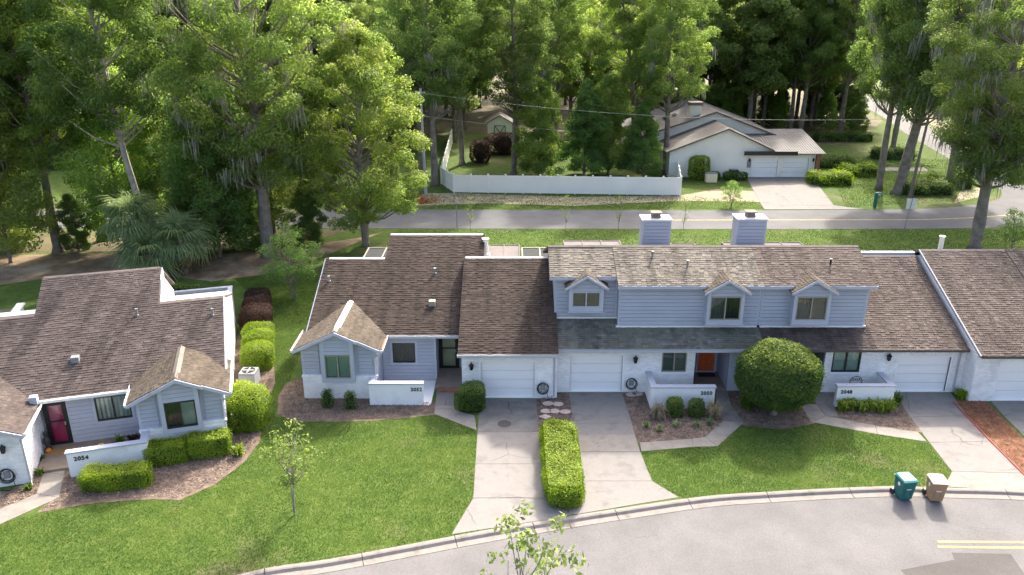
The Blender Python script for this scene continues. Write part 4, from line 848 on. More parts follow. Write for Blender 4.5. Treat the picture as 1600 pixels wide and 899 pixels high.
def tree_proto(seed, h, r0, cb, R_, n, per, L, W, bark, leaf, shape='oval', moss=0, lean=(0, 0), rc=(.75, 1.5), limbs=True, multi=1):
    rng = np.random.default_rng(seed); rnd = random.Random(seed); mb = MB()
    top = Vector((lean[0] * h, lean[1] * h, h * .9)); paths = []
    for s_ in range(multi):
        ph = rnd.uniform(0, 6.28); o = Vector((0, 0, -.25)); sp = Vector((math.cos(s_ * 6.28 / max(multi, 1) + ph), math.sin(s_ * 6.28 / max(multi, 1) + ph), 0)) * (R_ * .35 if multi > 1 else 0)
        pts = []; rad = []
        for k in range(9):
            t = k / 8; wob = Vector((math.sin(t * 5 + ph), math.cos(t * 4.3 + ph * 2), 0)) * (.018 * h * t)
            pts.append(o.lerp(top, t) + wob + sp * t); rad.append(r0 / math.sqrt(multi) * ((1.55 if k == 0 else 1.12 if k == 1 else 1) * (1 - .8 * t)))
        pts.insert(1, pts[0].lerp(pts[1], .3)); rad.insert(1, rad[2] * 1.12)
        mb.tube(pts, rad, 9); paths.append(pts)
    def on_trunk(z, q=0):
        p = paths[q % multi]
        for a, b in zip(p, p[1:]):
            if a.z <= z <= b.z: return a.lerp(b, (z - a.z) / max(b.z - a.z, 1e-4))
        return p[-1]
    cen, rads = [], []
    for i in range(n):
        t = cb + (1 - cb) * ((i + rnd.random()) / n); q = (t - cb) / (1 - cb)
        if shape == 'oval': env = math.sqrt(max(0.05, 1 - (2 * q - .85) ** 2 * .8))
        elif shape == 'vase': env = .35 + .65 * math.sin(min(1, q * 1.25) * math.pi / 2) if q < .8 else math.sqrt(max(.1, 1 - ((q - .8) / .25) ** 2))
        else: env = (1 - q) ** .7 * .95 + .12
        th = i * 2.399 + rnd.uniform(-.5, .5); rr = R_ * env * (rnd.random() ** .5 * .82 + .15)
        ax = on_trunk(min(t * h, h * .88), i)
        c_ = Vector((ax.x + rr * math.cos(th), ax.y + rr * math.sin(th), t * h + rnd.uniform(-.4, .4))); cen.append(c_); rads.append(rnd.uniform(*rc) * (1.0 if q < .8 else .85))
        if limbs and i % 2 == 0:
            zb = max(cb * h * .8, c_.z - rr * .75 - .6); st = on_trunk(min(zb, h * .86), i); mid = st.lerp(c_, .5) + Vector((0, 0, -.12 * rr)); r1 = max(.03, r0 * .3 * (1 - .5 * q))
            mb.tube([st, mid, c_], [r1, r1 * .65, r1 * .25], 5, False)
    V, F, T = clump_leaves([np.array(c_) for c_ in cen], rads, per, L, W, rng)
    crown = np_mesh('crown', V, F, [leaf], T)
    tm = mb.mesh('trunk'); tm.materials.append(bark); tm.polygons.foreach_set('use_smooth', [True] * len(tm.polygons))
    ms = None
    if moss:
        VV, TT = [], []
        pick = rng.integers(0, len(cen), moss)
        for i in pick:
            b = np.array(cen[i]) + rng.normal(0, .55, 3) * np.array([1, 1, .4]) - np.array([0, 0, rads[i] * .35]); ln_ = rng.uniform(.5, 2.0)
            for q in range(16):
                x = b + rng.normal(0, .26, 3) * np.array([1, 1, .6]); l = ln_ * rng.uniform(.4, 1); wv = unit(rng, 1)[0] * np.array([1, 1, 0]) * .032; sw = rng.normal(0, .06, 3); sw[2] = 0
                m1 = x + sw - np.array([0, 0, l * .5]); m2 = x + sw * 1.6 - np.array([0, 0, l])
                VV += [x - wv, x + wv, m1 + wv * .9, m1 - wv * .9, m1 - wv * .9, m1 + wv * .9, m2 + wv * .15, m2 - wv * .15]; TT += [rng.uniform(.1, .9)] * 8
        ms = np_mesh('spanish_moss', np.array(VV), np.arange(len(VV)).reshape(-1, 4), [M['moss']], TT)
    return tm, crown, ms
def place(proto, name, x, y, sc_, rz, label, cat='tree', group=None, tilt=(0, 0), sz=None):
    o = bpy.data.objects.new(name, None); o.location = (x, y, 0); o.rotation_euler = (tilt[0], tilt[1], rz); o.scale = (sc_, sc_, sz or sc_); o.empty_display_size = .5
    sc.collection.objects.link(o); tag(o, label, cat, group)
    for nm, me in zip(('trunk', 'crown', 'spanish_moss'), proto):
        if me is not None:
            c_ = bpy.data.objects.new(nm, me); sc.collection.objects.link(c_); c_.parent = o
            if nm == 'spanish_moss': c_['kind'] = 'stuff'
    return o
def hedge_pts(kind, dims, n, rng):
    a, b, h = dims
    if kind == 'box':
        areas = np.array([a * b, a * h, a * h, b * h, b * h]); f = rng.choice(5, n, p=areas / areas.sum()); u, v = rng.random(n), rng.random(n)
        P_ = np.zeros((n, 3)); D = np.zeros((n, 3))
        for k, (fx, nx) in enumerate([(lambda u, v: ((u - .5) * a, (v - .5) * b, h + 0 * u), (0, 0, 1)), (lambda u, v: ((u - .5) * a, -b / 2 + 0 * u, v * h), (0, -1, 0)), (lambda u, v: ((u - .5) * a, b / 2 + 0 * u, v * h), (0, 1, 0)), (lambda u, v: (-a / 2 + 0 * u, (u - .5) * b, v * h), (-1, 0, 0)), (lambda u, v: (a / 2 + 0 * u, (u - .5) * b, v * h), (1, 0, 0))]):
            s_ = f == k; P_[s_] = np.stack(fx(u[s_], v[s_]), 1); D[s_] = nx
        c_ = np.array([0, 0, h * .5]); q = (P_ - c_) / np.array([a / 2, b / 2, h / 2]); lp = (np.abs(q) ** 7).sum(1) ** (1 / 7.); q = q / lp[:, None]; P_ = c_ + q * np.array([a / 2, b / 2, h / 2])
        D = D + q * .4
    else:
        d = unit(rng, n); P_ = d * np.array([a / 2, b / 2, h / 2]); e = {'ball': 1.0, 'drum': 1.0}[kind]
        if kind == 'drum': q = d / (np.abs(d) ** 4).sum(1)[:, None] ** .25; P_ = q * np.array([a / 2, b / 2, h / 2])
        P_[:, 2] += h / 2; D = d
    return P_, D
def hedge(name, label, x, y, dims, kind='box', rz=0, mat='hedge', dens=1250, L=.07, W=.048, z=0, cat='hedge', group=None, rough=.05, yellow=.25, trunk=None, seed=None):
    rng = np.random.default_rng(seed or int(abs(x * 91 + y * 37)) + 1); a, b, h = dims
    area = (a * b + 2 * a * h + 2 * b * h) if kind == 'box' else 3.1 * (a * b + a * h + b * h) / 3 * 1.35
    n = int(area * dens); P_, D = hedge_pts(kind, dims, n, rng)
    lump = np.sin(P_[:, 0] * 4.1 + x) * np.sin(P_[:, 1] * 3.7 + y) + np.sin(P_[:, 2] * 5 + P_[:, 0] * 2)
    P_ = P_ + D * (rough * .7 * lump + rng.normal(0, rough * .8, n) - .02)[:, None]; P_[:, 2] = np.maximum(P_[:, 2], .02)
    nr = D * .9 + unit(rng, n) * .8 + np.array([0, 0, .3]); nr /= np.linalg.norm(nr, axis=1)[:, None]
    V, F = leaf_quads(P_, nr, L, W, rng); hz = P_[:, 2] / h
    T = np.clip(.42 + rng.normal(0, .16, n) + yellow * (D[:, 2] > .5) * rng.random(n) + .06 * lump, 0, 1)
    r = thing(name, (x, y, z), label, cat, group, rz, world=False)
    o = bpy.data.objects.new('foliage', np_mesh('foliage', V, F, [M[mat]], np.repeat(T, 4))); link(o, r)
    cp, cd = hedge_pts(kind, (1, 1, 1), 1, rng)
    if kind == 'box': MB().box(-a / 2 + .14, a / 2 - .14, -b / 2 + .14, b / 2 - .14, .0, h - .15).build('branches', M['core'], r, bevel=.12)
    else: MB().lathe((0, 0, 0), [(.02, .02 if not trunk else .1)] + [(min(a, b) / 2 * .8 * math.sin(math.pi * k / 10) ** (.75 if kind == 'drum' else 1), max(.02, h / 2 - h / 2 * .82 * math.cos(math.pi * k / 10))) for k in range(1, 10)] + [(.02, h * .905)], 16).build('branches', M['core'], r, smooth=True)
    if trunk: MB().tube([(0, 0, -z - .1), (.05, 0, -z * .4), (0, 0, h * .3)], [trunk * 1.3, trunk, trunk * .7], 8).build('trunk', M['bark'], r)
    return r
def tuft(name, label, x, y, n, h, spread, mat, wd=.018, droop=.5, cat='plant', group=None, seed=1, z=0):
    rng = np.random.default_rng(seed + int(abs(x * 50 + y * 20))); VV, TT = [], []
    for i in range(n):
        a = rng.uniform(0, 6.283); l = h * rng.uniform(.55, 1.1); out = spread * rng.uniform(.2, 1.0); d = np.array([math.cos(a), math.sin(a), 0]); s_ = np.array([-d[1], d[0], 0]) * wd
        b = np.array([rng.normal(0, spread * .18), rng.normal(0, spread * .18), 0]); m1 = b + d * out * .45 + np.array([0, 0, l * .7]); m2 = b + d * out + np.array([0, 0, l * (1 - droop * rng.uniform(.2, 1))])
        VV += [b - s_, b + s_, m1 + s_ * .9, m1 - s_ * .9, m1 - s_ * .9, m1 + s_ * .9, m2 + s_ * .2, m2 - s_ * .2]; TT += [rng.uniform(.05, .95)] * 8
    o = bpy.data.objects.new(name, np_mesh(name, np.array(VV), np.arange(len(VV)).reshape(-1, 4), [M[mat]], TT)); o.location = (x, y, z); sc.collection.objects.link(o); return tag(o, label, cat, group)

# ------------------------------------------------------------------ trees
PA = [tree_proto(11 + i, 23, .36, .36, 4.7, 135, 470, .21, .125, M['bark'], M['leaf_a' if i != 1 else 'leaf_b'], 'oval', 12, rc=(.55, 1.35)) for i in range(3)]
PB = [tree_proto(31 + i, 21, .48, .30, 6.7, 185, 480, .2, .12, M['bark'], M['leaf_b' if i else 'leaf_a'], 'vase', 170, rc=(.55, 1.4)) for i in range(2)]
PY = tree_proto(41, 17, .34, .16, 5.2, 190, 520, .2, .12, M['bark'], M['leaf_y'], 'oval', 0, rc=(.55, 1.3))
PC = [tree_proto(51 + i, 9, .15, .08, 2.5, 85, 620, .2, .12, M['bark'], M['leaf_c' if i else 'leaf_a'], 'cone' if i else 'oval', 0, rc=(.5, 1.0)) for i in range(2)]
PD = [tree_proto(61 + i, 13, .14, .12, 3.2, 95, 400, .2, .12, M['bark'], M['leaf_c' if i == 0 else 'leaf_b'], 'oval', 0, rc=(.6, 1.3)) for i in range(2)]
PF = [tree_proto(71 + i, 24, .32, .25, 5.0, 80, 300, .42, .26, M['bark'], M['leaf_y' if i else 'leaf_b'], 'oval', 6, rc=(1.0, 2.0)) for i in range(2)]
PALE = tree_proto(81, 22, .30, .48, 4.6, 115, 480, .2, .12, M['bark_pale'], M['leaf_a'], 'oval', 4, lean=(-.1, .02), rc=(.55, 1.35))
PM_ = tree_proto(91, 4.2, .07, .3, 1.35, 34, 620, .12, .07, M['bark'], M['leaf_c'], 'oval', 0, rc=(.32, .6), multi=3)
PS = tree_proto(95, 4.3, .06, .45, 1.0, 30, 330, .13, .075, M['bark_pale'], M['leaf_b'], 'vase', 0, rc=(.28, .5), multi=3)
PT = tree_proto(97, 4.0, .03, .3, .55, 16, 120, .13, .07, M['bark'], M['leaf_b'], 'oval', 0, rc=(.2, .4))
def tr(p, x, y, s_, rz, label, name='hardwood_tree', **k): return place(p, name, x, y, s_, R(rz), label, **k)
tr(PB[0], -19.0, 59.2, 1.06, 40, 'big tree with thick grey trunk left of the brown-roofed end townhouse')
tr(PALE, -26.9, 57.5, 1.05, 20, 'tree with pale bare leaning trunk rising behind the palms')
tr(PY, -11.9, 62.0, .98, 130, 'yellow-green oak behind the brown roof beside the back road')
tr(PB[1], 37.2, 61.2, .98, 200, 'mossy oak with thick trunk behind the right end of the row')
tr(PB[0], 39.6, 80.2, 1.12, 300, 'large leaning oak with hanging moss in the corner yard', tilt=(0, R(6)), sz=1.42)
tr(PA[0], 38.5, 82.0, 1.0, 80, 'straight tree beside the leaning oak in the corner yard', sz=1.15)
tr(PB[1], 46.4, 83.2, .9, 10, 'oak over the dark shrubs near the side road', sz=1.35)
tr(PA[1], 50.5, 105.5, 1.0, 170, 'tree behind the corner yard beside the side road')
tr(PA[2], -8.3, 83.8, 1.05, 15, 'tall trunk close behind the pale utility pole')
tr(PA[0], -6.0, 95, 1.0, 60, 'tall tree just inside the fenced yard by the maroon shrubs')
tr(PA[1], .2, 89.7, 1.0, 250, 'tall slim tree behind the white fence left of the bushy trees', tilt=(0, R(-2)))
tr(PA[2], 17.5, 89.8, 1.02, 100, 'tall tree at the left end of the white house across the road', tilt=(0, R(4)))
tr(PA[0], 14.9, 96, 1.0, 210, 'leaning tree behind the bushy trees in the fenced yard', tilt=(0, R(7)))
tr(PC[0], 3.0, 88.2, 1.02, 10, 'bushy tree behind the fence, leftmost of the bushy ones', 'bushy_tree', sz=1.15)
tr(PC[1], 8.1, 88.2, 1.15, 80, 'broad bushy tree behind the middle of the white fence', 'bushy_tree', sz=1.1)
tr(PC[0], 10.9, 89.5, 1.0, 190, 'bushy tree right of the broad bushy one behind the fence', 'bushy_tree', sz=1.2)
tr(PC[1], 14.6, 87.8, .9, 300, 'pale bushy tree by the right end of the white fence', 'bushy_tree')
tr(PM_, -14.6, 49.8, 1.25, 0, 'small dark green tree standing in the side lawn', 'small_tree', sz=1.12)
tr(PM_, 39.8, 60.6, .78, 70, 'small round tree at the right edge behind the row', 'small_tree')
tr(PM_, 21.1, 73.0 + 1.6, .68, 130, 'small round tree on the verge behind the right chimney', 'small_tree', sz=.6)
tr(PS, -8.55, 26.3, .92, 30, 'young tree with forked pale trunk on the front lawn', 'young_tree')
for i, (x, y, s_) in enumerate([(-3.6, 66.2, .75), (4.6, 66.0, .8), (9.2, 66.2, .8), (14.8, 66.2, .7)]):
    tr(PT, x, y, s_, i * 77, ['thin sapling by the road, nearest the street sign post', 'thin sapling by the road behind the flat porch roofs', 'thin sapling by the road left of the chimneys', 'thin sapling by the road between the chimneys'][i], 'sapling', group='saplings along the back road')
PK = tree_proto(99, 9.4, .09, .7, 1.35, 40, 300, .16, .09, M['bark_pale'], M['leaf_b'], 'oval', 0, rc=(.2, .42), multi=4)
tr(PK, .4, 14.2, .9, 25, 'leafy young tree top in front of the street at the bottom', 'young_tree')
# woods on the left and behind
rw = random.Random(5)
left = [(-36, 60.2, 'A'), (-38.2, 57.6, 'D'), (-22.7, 59.0, 'D'), (-24, 61.5, 'D'), (-31, 61, 'D'), (-34, 63.5, 'A'), (-41, 62, 'B'), (-46, 60, 'D'), (-44, 65, 'A'), (-27.5, 64, 'D'), (-50, 64, 'A'), (-20, 64.5, 'D'), (-16.5, 62.5, 'C'), (-29, 60.8, 'C'), (-34.5, 60.5, 'C'), (-21.3, 61.2, 'C'), (-25.8, 60.4, 'C'), (-39.5, 61, 'C')]
ORD = ['first', 'second', 'third', 'fourth', 'fifth', 'sixth', 'seventh', 'eighth']
for i, (x, y, k) in enumerate(left):
    rank = ORD[sorted([q[0] / q[1] for q in left if q[2] == k]).index(x / y)]
    p = {'A': PA[i % 3], 'B': PB[i % 2], 'D': PD[i % 2], 'C': PC[i % 2]}[k]
    nm = 'woodland_shrub' if k == 'C' else 'woodland_tree'
    o = tr(p, x, y, rw.uniform(.85, 1.12) * (.55 if k == 'C' else 1), rw.uniform(0, 360), {'A': 'tall straight tree in the left strip of woods, %s from left' % rank, 'B': 'spreading tree in the strip of woods at the left', 'D': 'slender leafy tree in the left strip of woods, %s from left' % rank, 'C': 'low undergrowth shrub in the left strip of woods, %s from left' % rank}[k], nm, cat='shrub' if k == 'C' else 'tree', group={'A': 'tall trees of the left woods', 'B': 'spreading trees of the left woods', 'D': 'slender trees of the left woods', 'C': 'undergrowth shrubs of the left woods'}[k])
pts = []
def far_ok(x, y):
    if 13.5 < x < 37 and 85 < y < 110: return False
    if y < 88 and -14 < x < 66: return False
    if x < -13 and y < 99: return False
    if -8 < x < 18 and y < 100: return False
    if -6.5 < x < 4 and y < 118: return False
    if 34 < x < 62 and y < 108: return False
    if y > 76 and 48.5 + (y - 87) * .2 < x < 64.5 + (y - 95) * .2 and y < 190: return False
    return all((x - a) ** 2 + (y - b) ** 2 > (4.4 + max(0, y - 110) * .02) ** 2 for a, b in pts)
tries = 0
while len(pts) < 122 and tries < 9000:
    tries += 1; y = 77 + 105 * rw.random() ** 1.35; x = rw.uniform(-.74, .74) * y + rw.uniform(-3, 3)
    if far_ok(x, y): pts.append((x, y))
WL = []
for i, (x, y) in enumerate(pts):
    if y < 104 and not (y > 108 and 8 < x < 60): p = PA[i % 3] if i % 4 else PD[i % 2]
    else: p = PF[i % 2] if i % 3 else PA[i % 3]
    q = x / y; zone = 'at the far left edge' if q < -.45 else 'behind the palms' if q < -.25 else 'beyond the yellow-green oak' if q < -.1 else 'behind the white fence' if q < .18 else 'around the white house' if q < .36 else 'right of the white house' if q < .5 else 'at the far right edge'
    dep = 'front row' if y < 95 else 'middle rows' if y < 130 else 'back rows'
    WL.append([tr(p, x, y, rw.uniform(.85, 1.12), rw.uniform(0, 360), 'tree in the %s of the woods %s' % (dep, zone), 'woodland_tree', group='woods %s, %s' % (zone, dep)), q])
for g in {o['group'] for o, q in WL}:
    mem = sorted([(q, o) for o, q in WL if o['group'] == g], key=lambda a: a[0])
    if 1 < len(mem) <= 20:
        for k, (q, o) in enumerate(mem): o['label'] += ', %s from left' % (ORD + ['ninth', 'tenth', 'eleventh', 'twelfth', 'thirteenth', 'fourteenth', 'fifteenth', 'sixteenth', 'seventeenth', 'eighteenth', 'nineteenth', 'twentieth'])[k]
for i in range(44):
    for _ in range(400):
        y = rw.uniform(76.5, 125); x = rw.uniform(-.7, .6) * y
        if (x < -13 or y > 112) and (i % 3 or (x > 5 and y > 110)) and far_ok(x, y - .01) or (x < -14 and 88 < y < 104 and i % 2): break
    tr(PC[i % 2], x, y, rw.uniform(.45, .85), rw.uniform(0, 360), 'undergrowth shrub among trunks ' + ('far left' if x < -45 else 'behind the palms' if x < -22 else 'behind the yellow-green oak' if x < -8 else 'behind the shed' if x < 12 else 'behind the white house'), 'woodland_shrub', cat='shrub', group='undergrowth beyond the back road ' + ('far left' if x < -45 else 'left' if x < -22 else 'mid left' if x < -8 else 'middle' if x < 12 else 'right'))

pts += [(41, 118), (46, 124), (38, 127), (50, 130), (44, 134), (53, 138), (33, 133), (48, 143), (27, 128)]
for i, (x, y) in enumerate(pts[-9:]):
    tr(PF[i % 2] if i % 3 else PA[i % 3], x, y, .95 + .03 * (i % 4), i * 71, ['tall tree behind the metal-roofed garage, %s from left' % ORD[sorted([a / b for a, b in pts[-9:]]).index(x / y) % 8] if sorted([a / b for a, b in pts[-9:]]).index(x / y) < 8 else 'tall tree behind the metal-roofed garage, nearest the side road'][0], 'woodland_tree', group='tall trees behind the metal-roofed garage')
for i in range(30):
    x = rw.uniform(14, 54); y = rw.uniform(111, 146)
    tr(PC[i % 2], x, y, rw.uniform(.5, .8), rw.uniform(0, 360), 'undergrowth bush behind the white house and metal roof', 'woodland_shrub', cat='shrub', group='bushes behind the white house')
# cabbage palms by the left woods
def frond_mesh(seed, mat, L=1.15, n=22, stalk=1.1, droop=.55):
    rng = np.random.default_rng(seed); VV, TT = [], []
    VV += [(0, -.02, 0), (0, .02, 0), (stalk, .012, .12), (stalk, -.012, .12)]; TT += [.4] * 4
    for k in range(n):
        a = (k / (n - 1) - .5) * 3.9; l = L * (1 - .25 * abs(k / (n - 1) - .5) * 2) * rng.uniform(.85, 1.1); d = np.array([math.cos(a), math.sin(a), 0]); s_ = np.array([-d[1], d[0], 0]) * .04
        b = np.array([stalk, 0, .12]); m1 = b + d * l * .55 + np.array([0, 0, .06]); m2 = b + d * l * .95 - np.array([0, 0, droop * rng.uniform(.6, 1.2)]); t = rng.uniform(.1, .9)
        VV += [b - s_ * .4, b + s_ * .4, m1 + s_, m1 - s_, m1 - s_, m1 + s_, m2 + s_ * .25, m2 - s_ * .25]; TT += [t] * 8
    VV = np.array(VV, float); return np_mesh('frond', VV, np.arange(len(VV)).reshape(-1, 4), [mat], TT)
FR = [frond_mesh(s_, M['palm'], 1.2 + .1 * s_) for s_ in range(3)]; FD = frond_mesh(9, M['palm_dead'], .9, 14, .7, .9)
for i, (x, y, h, nn, lab) in enumerate([(-27.4, 55.6, 4.0, 40, 'tall fan palm by the woods, left of the pair'), (-24.0, 55.2, 2.6, 44, 'shorter fan palm by the woods, right of the pair'), (-26.0, 54.5, 1.7, 34, 'low fan palm between the two taller palms')]):
    p = thing('fan_palm', (x, y, 0), lab, 'palm', 'fan palms by the woods', world=False); rr_ = random.Random(i)
    MB().tube([(0, 0, -.2), (.05, 0, h * .5), (0, 0, h)], [.28, .22, .25], 10).build('trunk', M['bark'], p)
    for k in range(nn):
        dead = k > nn - 6; o = bpy.data.objects.new('dead_frond' if dead else 'frond', FD if dead else FR[k % 3]); link(o, p)
        pit = R(rr_.uniform(55, 80)) if dead else R(-70 + 125 * (k / nn) + rr_.uniform(-8, 8)); o.rotation_euler = (rr_.uniform(-.3, .3), pit, k * 2.399 + rr_.uniform(-.2, .2)); o.location = (0, 0, h - (.5 if dead else .35 * k / nn)); s_ = rr_.uniform(.95, 1.3); o.scale = (s_, s_, s_)

# ------------------------------------------------------------------ hedges and planting near the houses
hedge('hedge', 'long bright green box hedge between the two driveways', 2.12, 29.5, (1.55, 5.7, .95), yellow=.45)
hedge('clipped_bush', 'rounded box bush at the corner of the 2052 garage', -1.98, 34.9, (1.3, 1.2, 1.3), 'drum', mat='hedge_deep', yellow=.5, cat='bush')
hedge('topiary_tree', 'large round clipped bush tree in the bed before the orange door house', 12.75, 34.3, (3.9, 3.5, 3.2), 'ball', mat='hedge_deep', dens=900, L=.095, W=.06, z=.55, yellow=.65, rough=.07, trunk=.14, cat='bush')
for x, y, h, lab in [(-9.15, 35.05, .95, 'slim little column shrub under the bay window, left one'), (-7.95, 34.85, .95, 'slim little column shrub by the white wall numbered 2052')]:
    hedge('column_shrub', lab, x, y, (.55, .5, h), 'drum', mat='hedge_deep', cat='shrub', group='column shrubs before the bay', dens=500)
hedge('clipped_bush', 'small square bush left under the wall numbered 2050', 7.9, 34.2, (.75, .65, .95), 'drum', mat='hedge_deep', cat='bush', yellow=.6)
hedge('clipped_bush', 'small square bush right under the wall numbered 2050', 8.95, 34.15, (.72, .65, .9), 'drum', mat='hedge_deep', cat='bush')
def h54p(px, py): return G(px, py)
hedge('hedge', 'low box hedge under the wall numbered 2054', *w54(-4.3, -2.15)[:2], (2.75, 1.0, .8), rz=A54 - R(5), yellow=.45)
hedge('hedge', 'box hedge under the bay window, left half', *w54(-2.45, -.75)[:2], (1.75, .95, .9), rz=A54, yellow=.45); hedge('hedge', 'box hedge under the bay window, right half', *w54(-.75, -.7)[:2], (1.85, .95, .98), rz=A54, yellow=.45)
hedge('rounded_shrub', 'big mixed green shrub at the corner of the left house', -12.5, 33.3, (1.75, 1.8, 1.95), 'drum', cat='shrub', yellow=.35, rough=.09)
for x, y, d, lab, mt in [(-13.9, 39.6, (1.6, 1.5, 1.35), 'green rounded shrub just behind the air conditioner', 'hedge'), (-14.4, 41.4, (1.6, 1.5, 1.3), 'green rounded shrub, middle of the row along the side wall', 'hedge'), (-14.9, 43.0, (1.7, 1.4, 1.1), 'green rounded shrub next to the maroon shrubs', 'hedge'), (-15.6, 44.9, (1.8, 1.6, 1.5), 'maroon rounded shrub nearest the green shrubs', 'hedge_red'), (-16.2, 47.0, (1.6, 1.4, 1.3), 'maroon rounded shrub, middle one by the patio wall', 'hedge_red'), (-16.7, 48.9, (1.5, 1.3, 1.1), 'maroon rounded shrub farthest along the patio wall', 'hedge_red')]:
    hedge('rounded_shrub', lab, x, y, d, 'drum', mat=mt, cat='shrub', group='shrubs along the side wall', yellow=.1)
tuft('flowering_shrub', 'small yellowish shrub at the end of the bay hedge', -12.15, 30.6, 120, .6, .4, 'fern', .03)
hedge('hedge', 'low green hedge behind the walled patio of the left house', -22.4, 50.8, (2.2, .9, .7), dens=200)
for i, (x, y, lab) in enumerate([(7.05, 33.9, 'straw-coloured grass clump left of the square bushes'), (9.75, 34.0, 'straw-coloured grass clump right of the square bushes')]): tuft('ornamental_grass', lab, x, y, 170, 1.0, .6, 'straw', .012, .7, group='straw grass clumps')
for i, (x, y) in enumerate([(6.35, 33.0), (6.95, 32.7), (7.75, 33.1), (8.75, 33.1), (9.4, 33.3)]): tuft('low_plant', ['small green plant nearest the 2050 driveway', 'small green plant in front of the left straw grass', 'small green plant below the left square bush', 'small green plant below the right square bush', 'pale small plant near the bend of the walk'][i], x, y, 70, .38, .25, 'palm', .016, .4, group='small plants in the 2050 bed')
for i in range(6): tuft('fern', 'bright green fern under the wall numbered 2048', 16.25 + i * .46, 34.65 - .03 * i + (i % 2) * .12, 130, .75, .42, 'fern', .03, .55, group='ferns along the wall numbered 2048')
tuft('leafy_plant', 'arching green plant at the corner of the wall numbered 2048', 19.15, 35.3, 110, .7, .5, 'hedge_deep', .03); tuft('leafy_plant', 'grassy plant at the foot of the right downpipe', 22.75, 35.9, 140, .6, .45, 'hedge', .02)
for x, lab in ((11.6, 'green bush left of the round bush tree trunk'), (14.0, 'green strappy plant right of the round bush tree trunk')): tuft('leafy_plant', lab, x, 34.9, 160, .75, .6, 'hedge' if x > 12 else 'hedge_deep', .03)
hedge('porch_shrub', 'dark shrub in the porch behind the round bush tree', 15.2, 37.6, (.9, .8, 1.7), 'drum', mat='hedge_deep', cat='shrub', dens=200, z=.1)
for i, (px, py) in enumerate([(64, 720), (62, 742), (45, 765)]): tuft('low_plant', ['small plant in the 2054 walk bed nearest the porch', 'small plant in the middle of the 2054 walk bed', 'small plant below the coiled hose of the left garage'][i], *G(px, py), 60, .3, .3, 'hedge_deep', .03, group='small plants in the 2054 bed')
# far yard shrubs
for lab, x, y, d, mt in [('clipped maroon shrub in the fenced yard', -3.9, 96.5, (2.4, 2.2, 2.6), 'hedge_red'), ('low dark maroon shrub by the shed', -1.2, 102, (4.2, 3, 2.6), 'hedge_red'), ('green bush against the white side wall across the road', 20.6, 86.8, (2.2, 1.6, 2.6), 'hedge'), ('low hedge before the white garage across the road', 24.6, 86.6, (2.6, 1.0, .9), 'hedge_deep'), ('small hedge left of the hedge before the white garage', 22.4, 86.7, (1.0, 1.0, .9), 'hedge_deep')]:
    hedge('yard_shrub', lab, x, y, d, 'drum', mat=mt, cat='shrub', dens=190, L=.17, W=.11)
for i, (px, py, wx, wy, lab) in enumerate([(1300, 290, 4.5, 2.2, 'clipped hedge right of the wide driveway across the road'), (1345, 277, 4, 2, 'clipped hedge further along from the wide driveway'), (1300, 262, 5, 3, 'dusty green juniper beside the far garage'), (1400, 250, 5, 2.2, 'round hedge before the corner yard path'), (1450, 305, 5, 2.5, 'dark shrubs under the oaks of the corner yard'), (1490, 295, 4, 2.5, 'dark shrubs next to the side road bend'), (1320, 222, 8, 2, 'low hedge far behind the metal-roofed garage')]):
    x, y = G(px, py); x = min(x, 47.5); hedge('yard_hedge', lab, x, y + 1, (wx, wy, 1.1), 'box', mat='hedge_deep' if i > 1 else 'hedge', dens=170, L=.18, W=.12, rough=.14)

# ------------------------------------------------------------------ street furniture and small things
def bin_(x, y, rz, cm, lm, label):
    b = thing('wheelie_bin', (x, y, ZR), label, 'bin', 'bins at the kerb', rz, world=False)
    mb = MB(); vs = []
    for z, a, d0, d1 in ((.05, .24, -.25, .27), (.3, .26, -.27, .28), (.9, .30, -.33, .30)): vs += [(-a, d0, z), (a, d0, z), (a, d1, z), (-a, d1, z)]
    fs = [(3, 2, 1, 0)] + [(4 * i + k, 4 * i + (k + 1) % 4, 4 * i + 4 + (k + 1) % 4, 4 * i + 4 + k) for i in range(2) for k in range(4)] + [(8, 9, 10, 11)]
    mb.add(vs, fs).build('body', cm, b, bevel=.03); MB().box(-.33, .33, -.36, .33, .9, .94).build('rim', cm, b, bevel=.012)
    vs = [(-.33, -.4, .945), (.33, -.4, .945), (.33, .3, .96), (-.33, .3, .96), (-.27, -.3, 1.0), (.27, -.3, 1.0), (.25, .26, 1.03), (-.25, .26, 1.03)]
    MB().add(vs, [(3, 2, 1, 0), (4, 5, 6, 7), (0, 1, 5, 4), (1, 2, 6, 5), (2, 3, 7, 6), (3, 0, 4, 7)]).build('lid', lm, b, bevel=.02)
    for s_ in (-1, 1):
        w_ = MB().tube([(s_ * .25, .3, .13), (s_ * .32, .3, .13)], .13, 14).build('wheel', M['black'], b)
    MB().tube([(-.26, .36, .95), (.26, .36, .95)], .022, 8).build('handle', cm, b)
    fr = Fr((0, -.30, .55), (1, 0, 0), (0, -.1, 1)); MB().fbox(fr, -.1, .1, .0, .035, 0, .012).build('label_strip', M['white_line'], b); MB().fbox(fr, -.16, -.12, -.3, .0, 0, .02).build('grab_bar', cm, b); MB().fbox(fr, .12, .16, -.3, .0, 0, .02).build('grab_bar', cm, b)
    e = MB().lathe((0, 0, 0), [(.085, 0), (.085, .006)], 16); e.v = [(-.302 - z * 1.0, x * .9 - .05, .72 + y) for x, y, z in e.v]; e.build('round_emblem', M['white_line'], b)
bin_(15.98, 27.62, R(8), M['bin_green'], M['bin_lid'], 'teal green wheeled bin at the kerb'); bin_(17.2, 27.5, R(-6), M['bin_tan'], M['bin_tanlid'], 'tan wheeled bin with cream lid at the kerb')
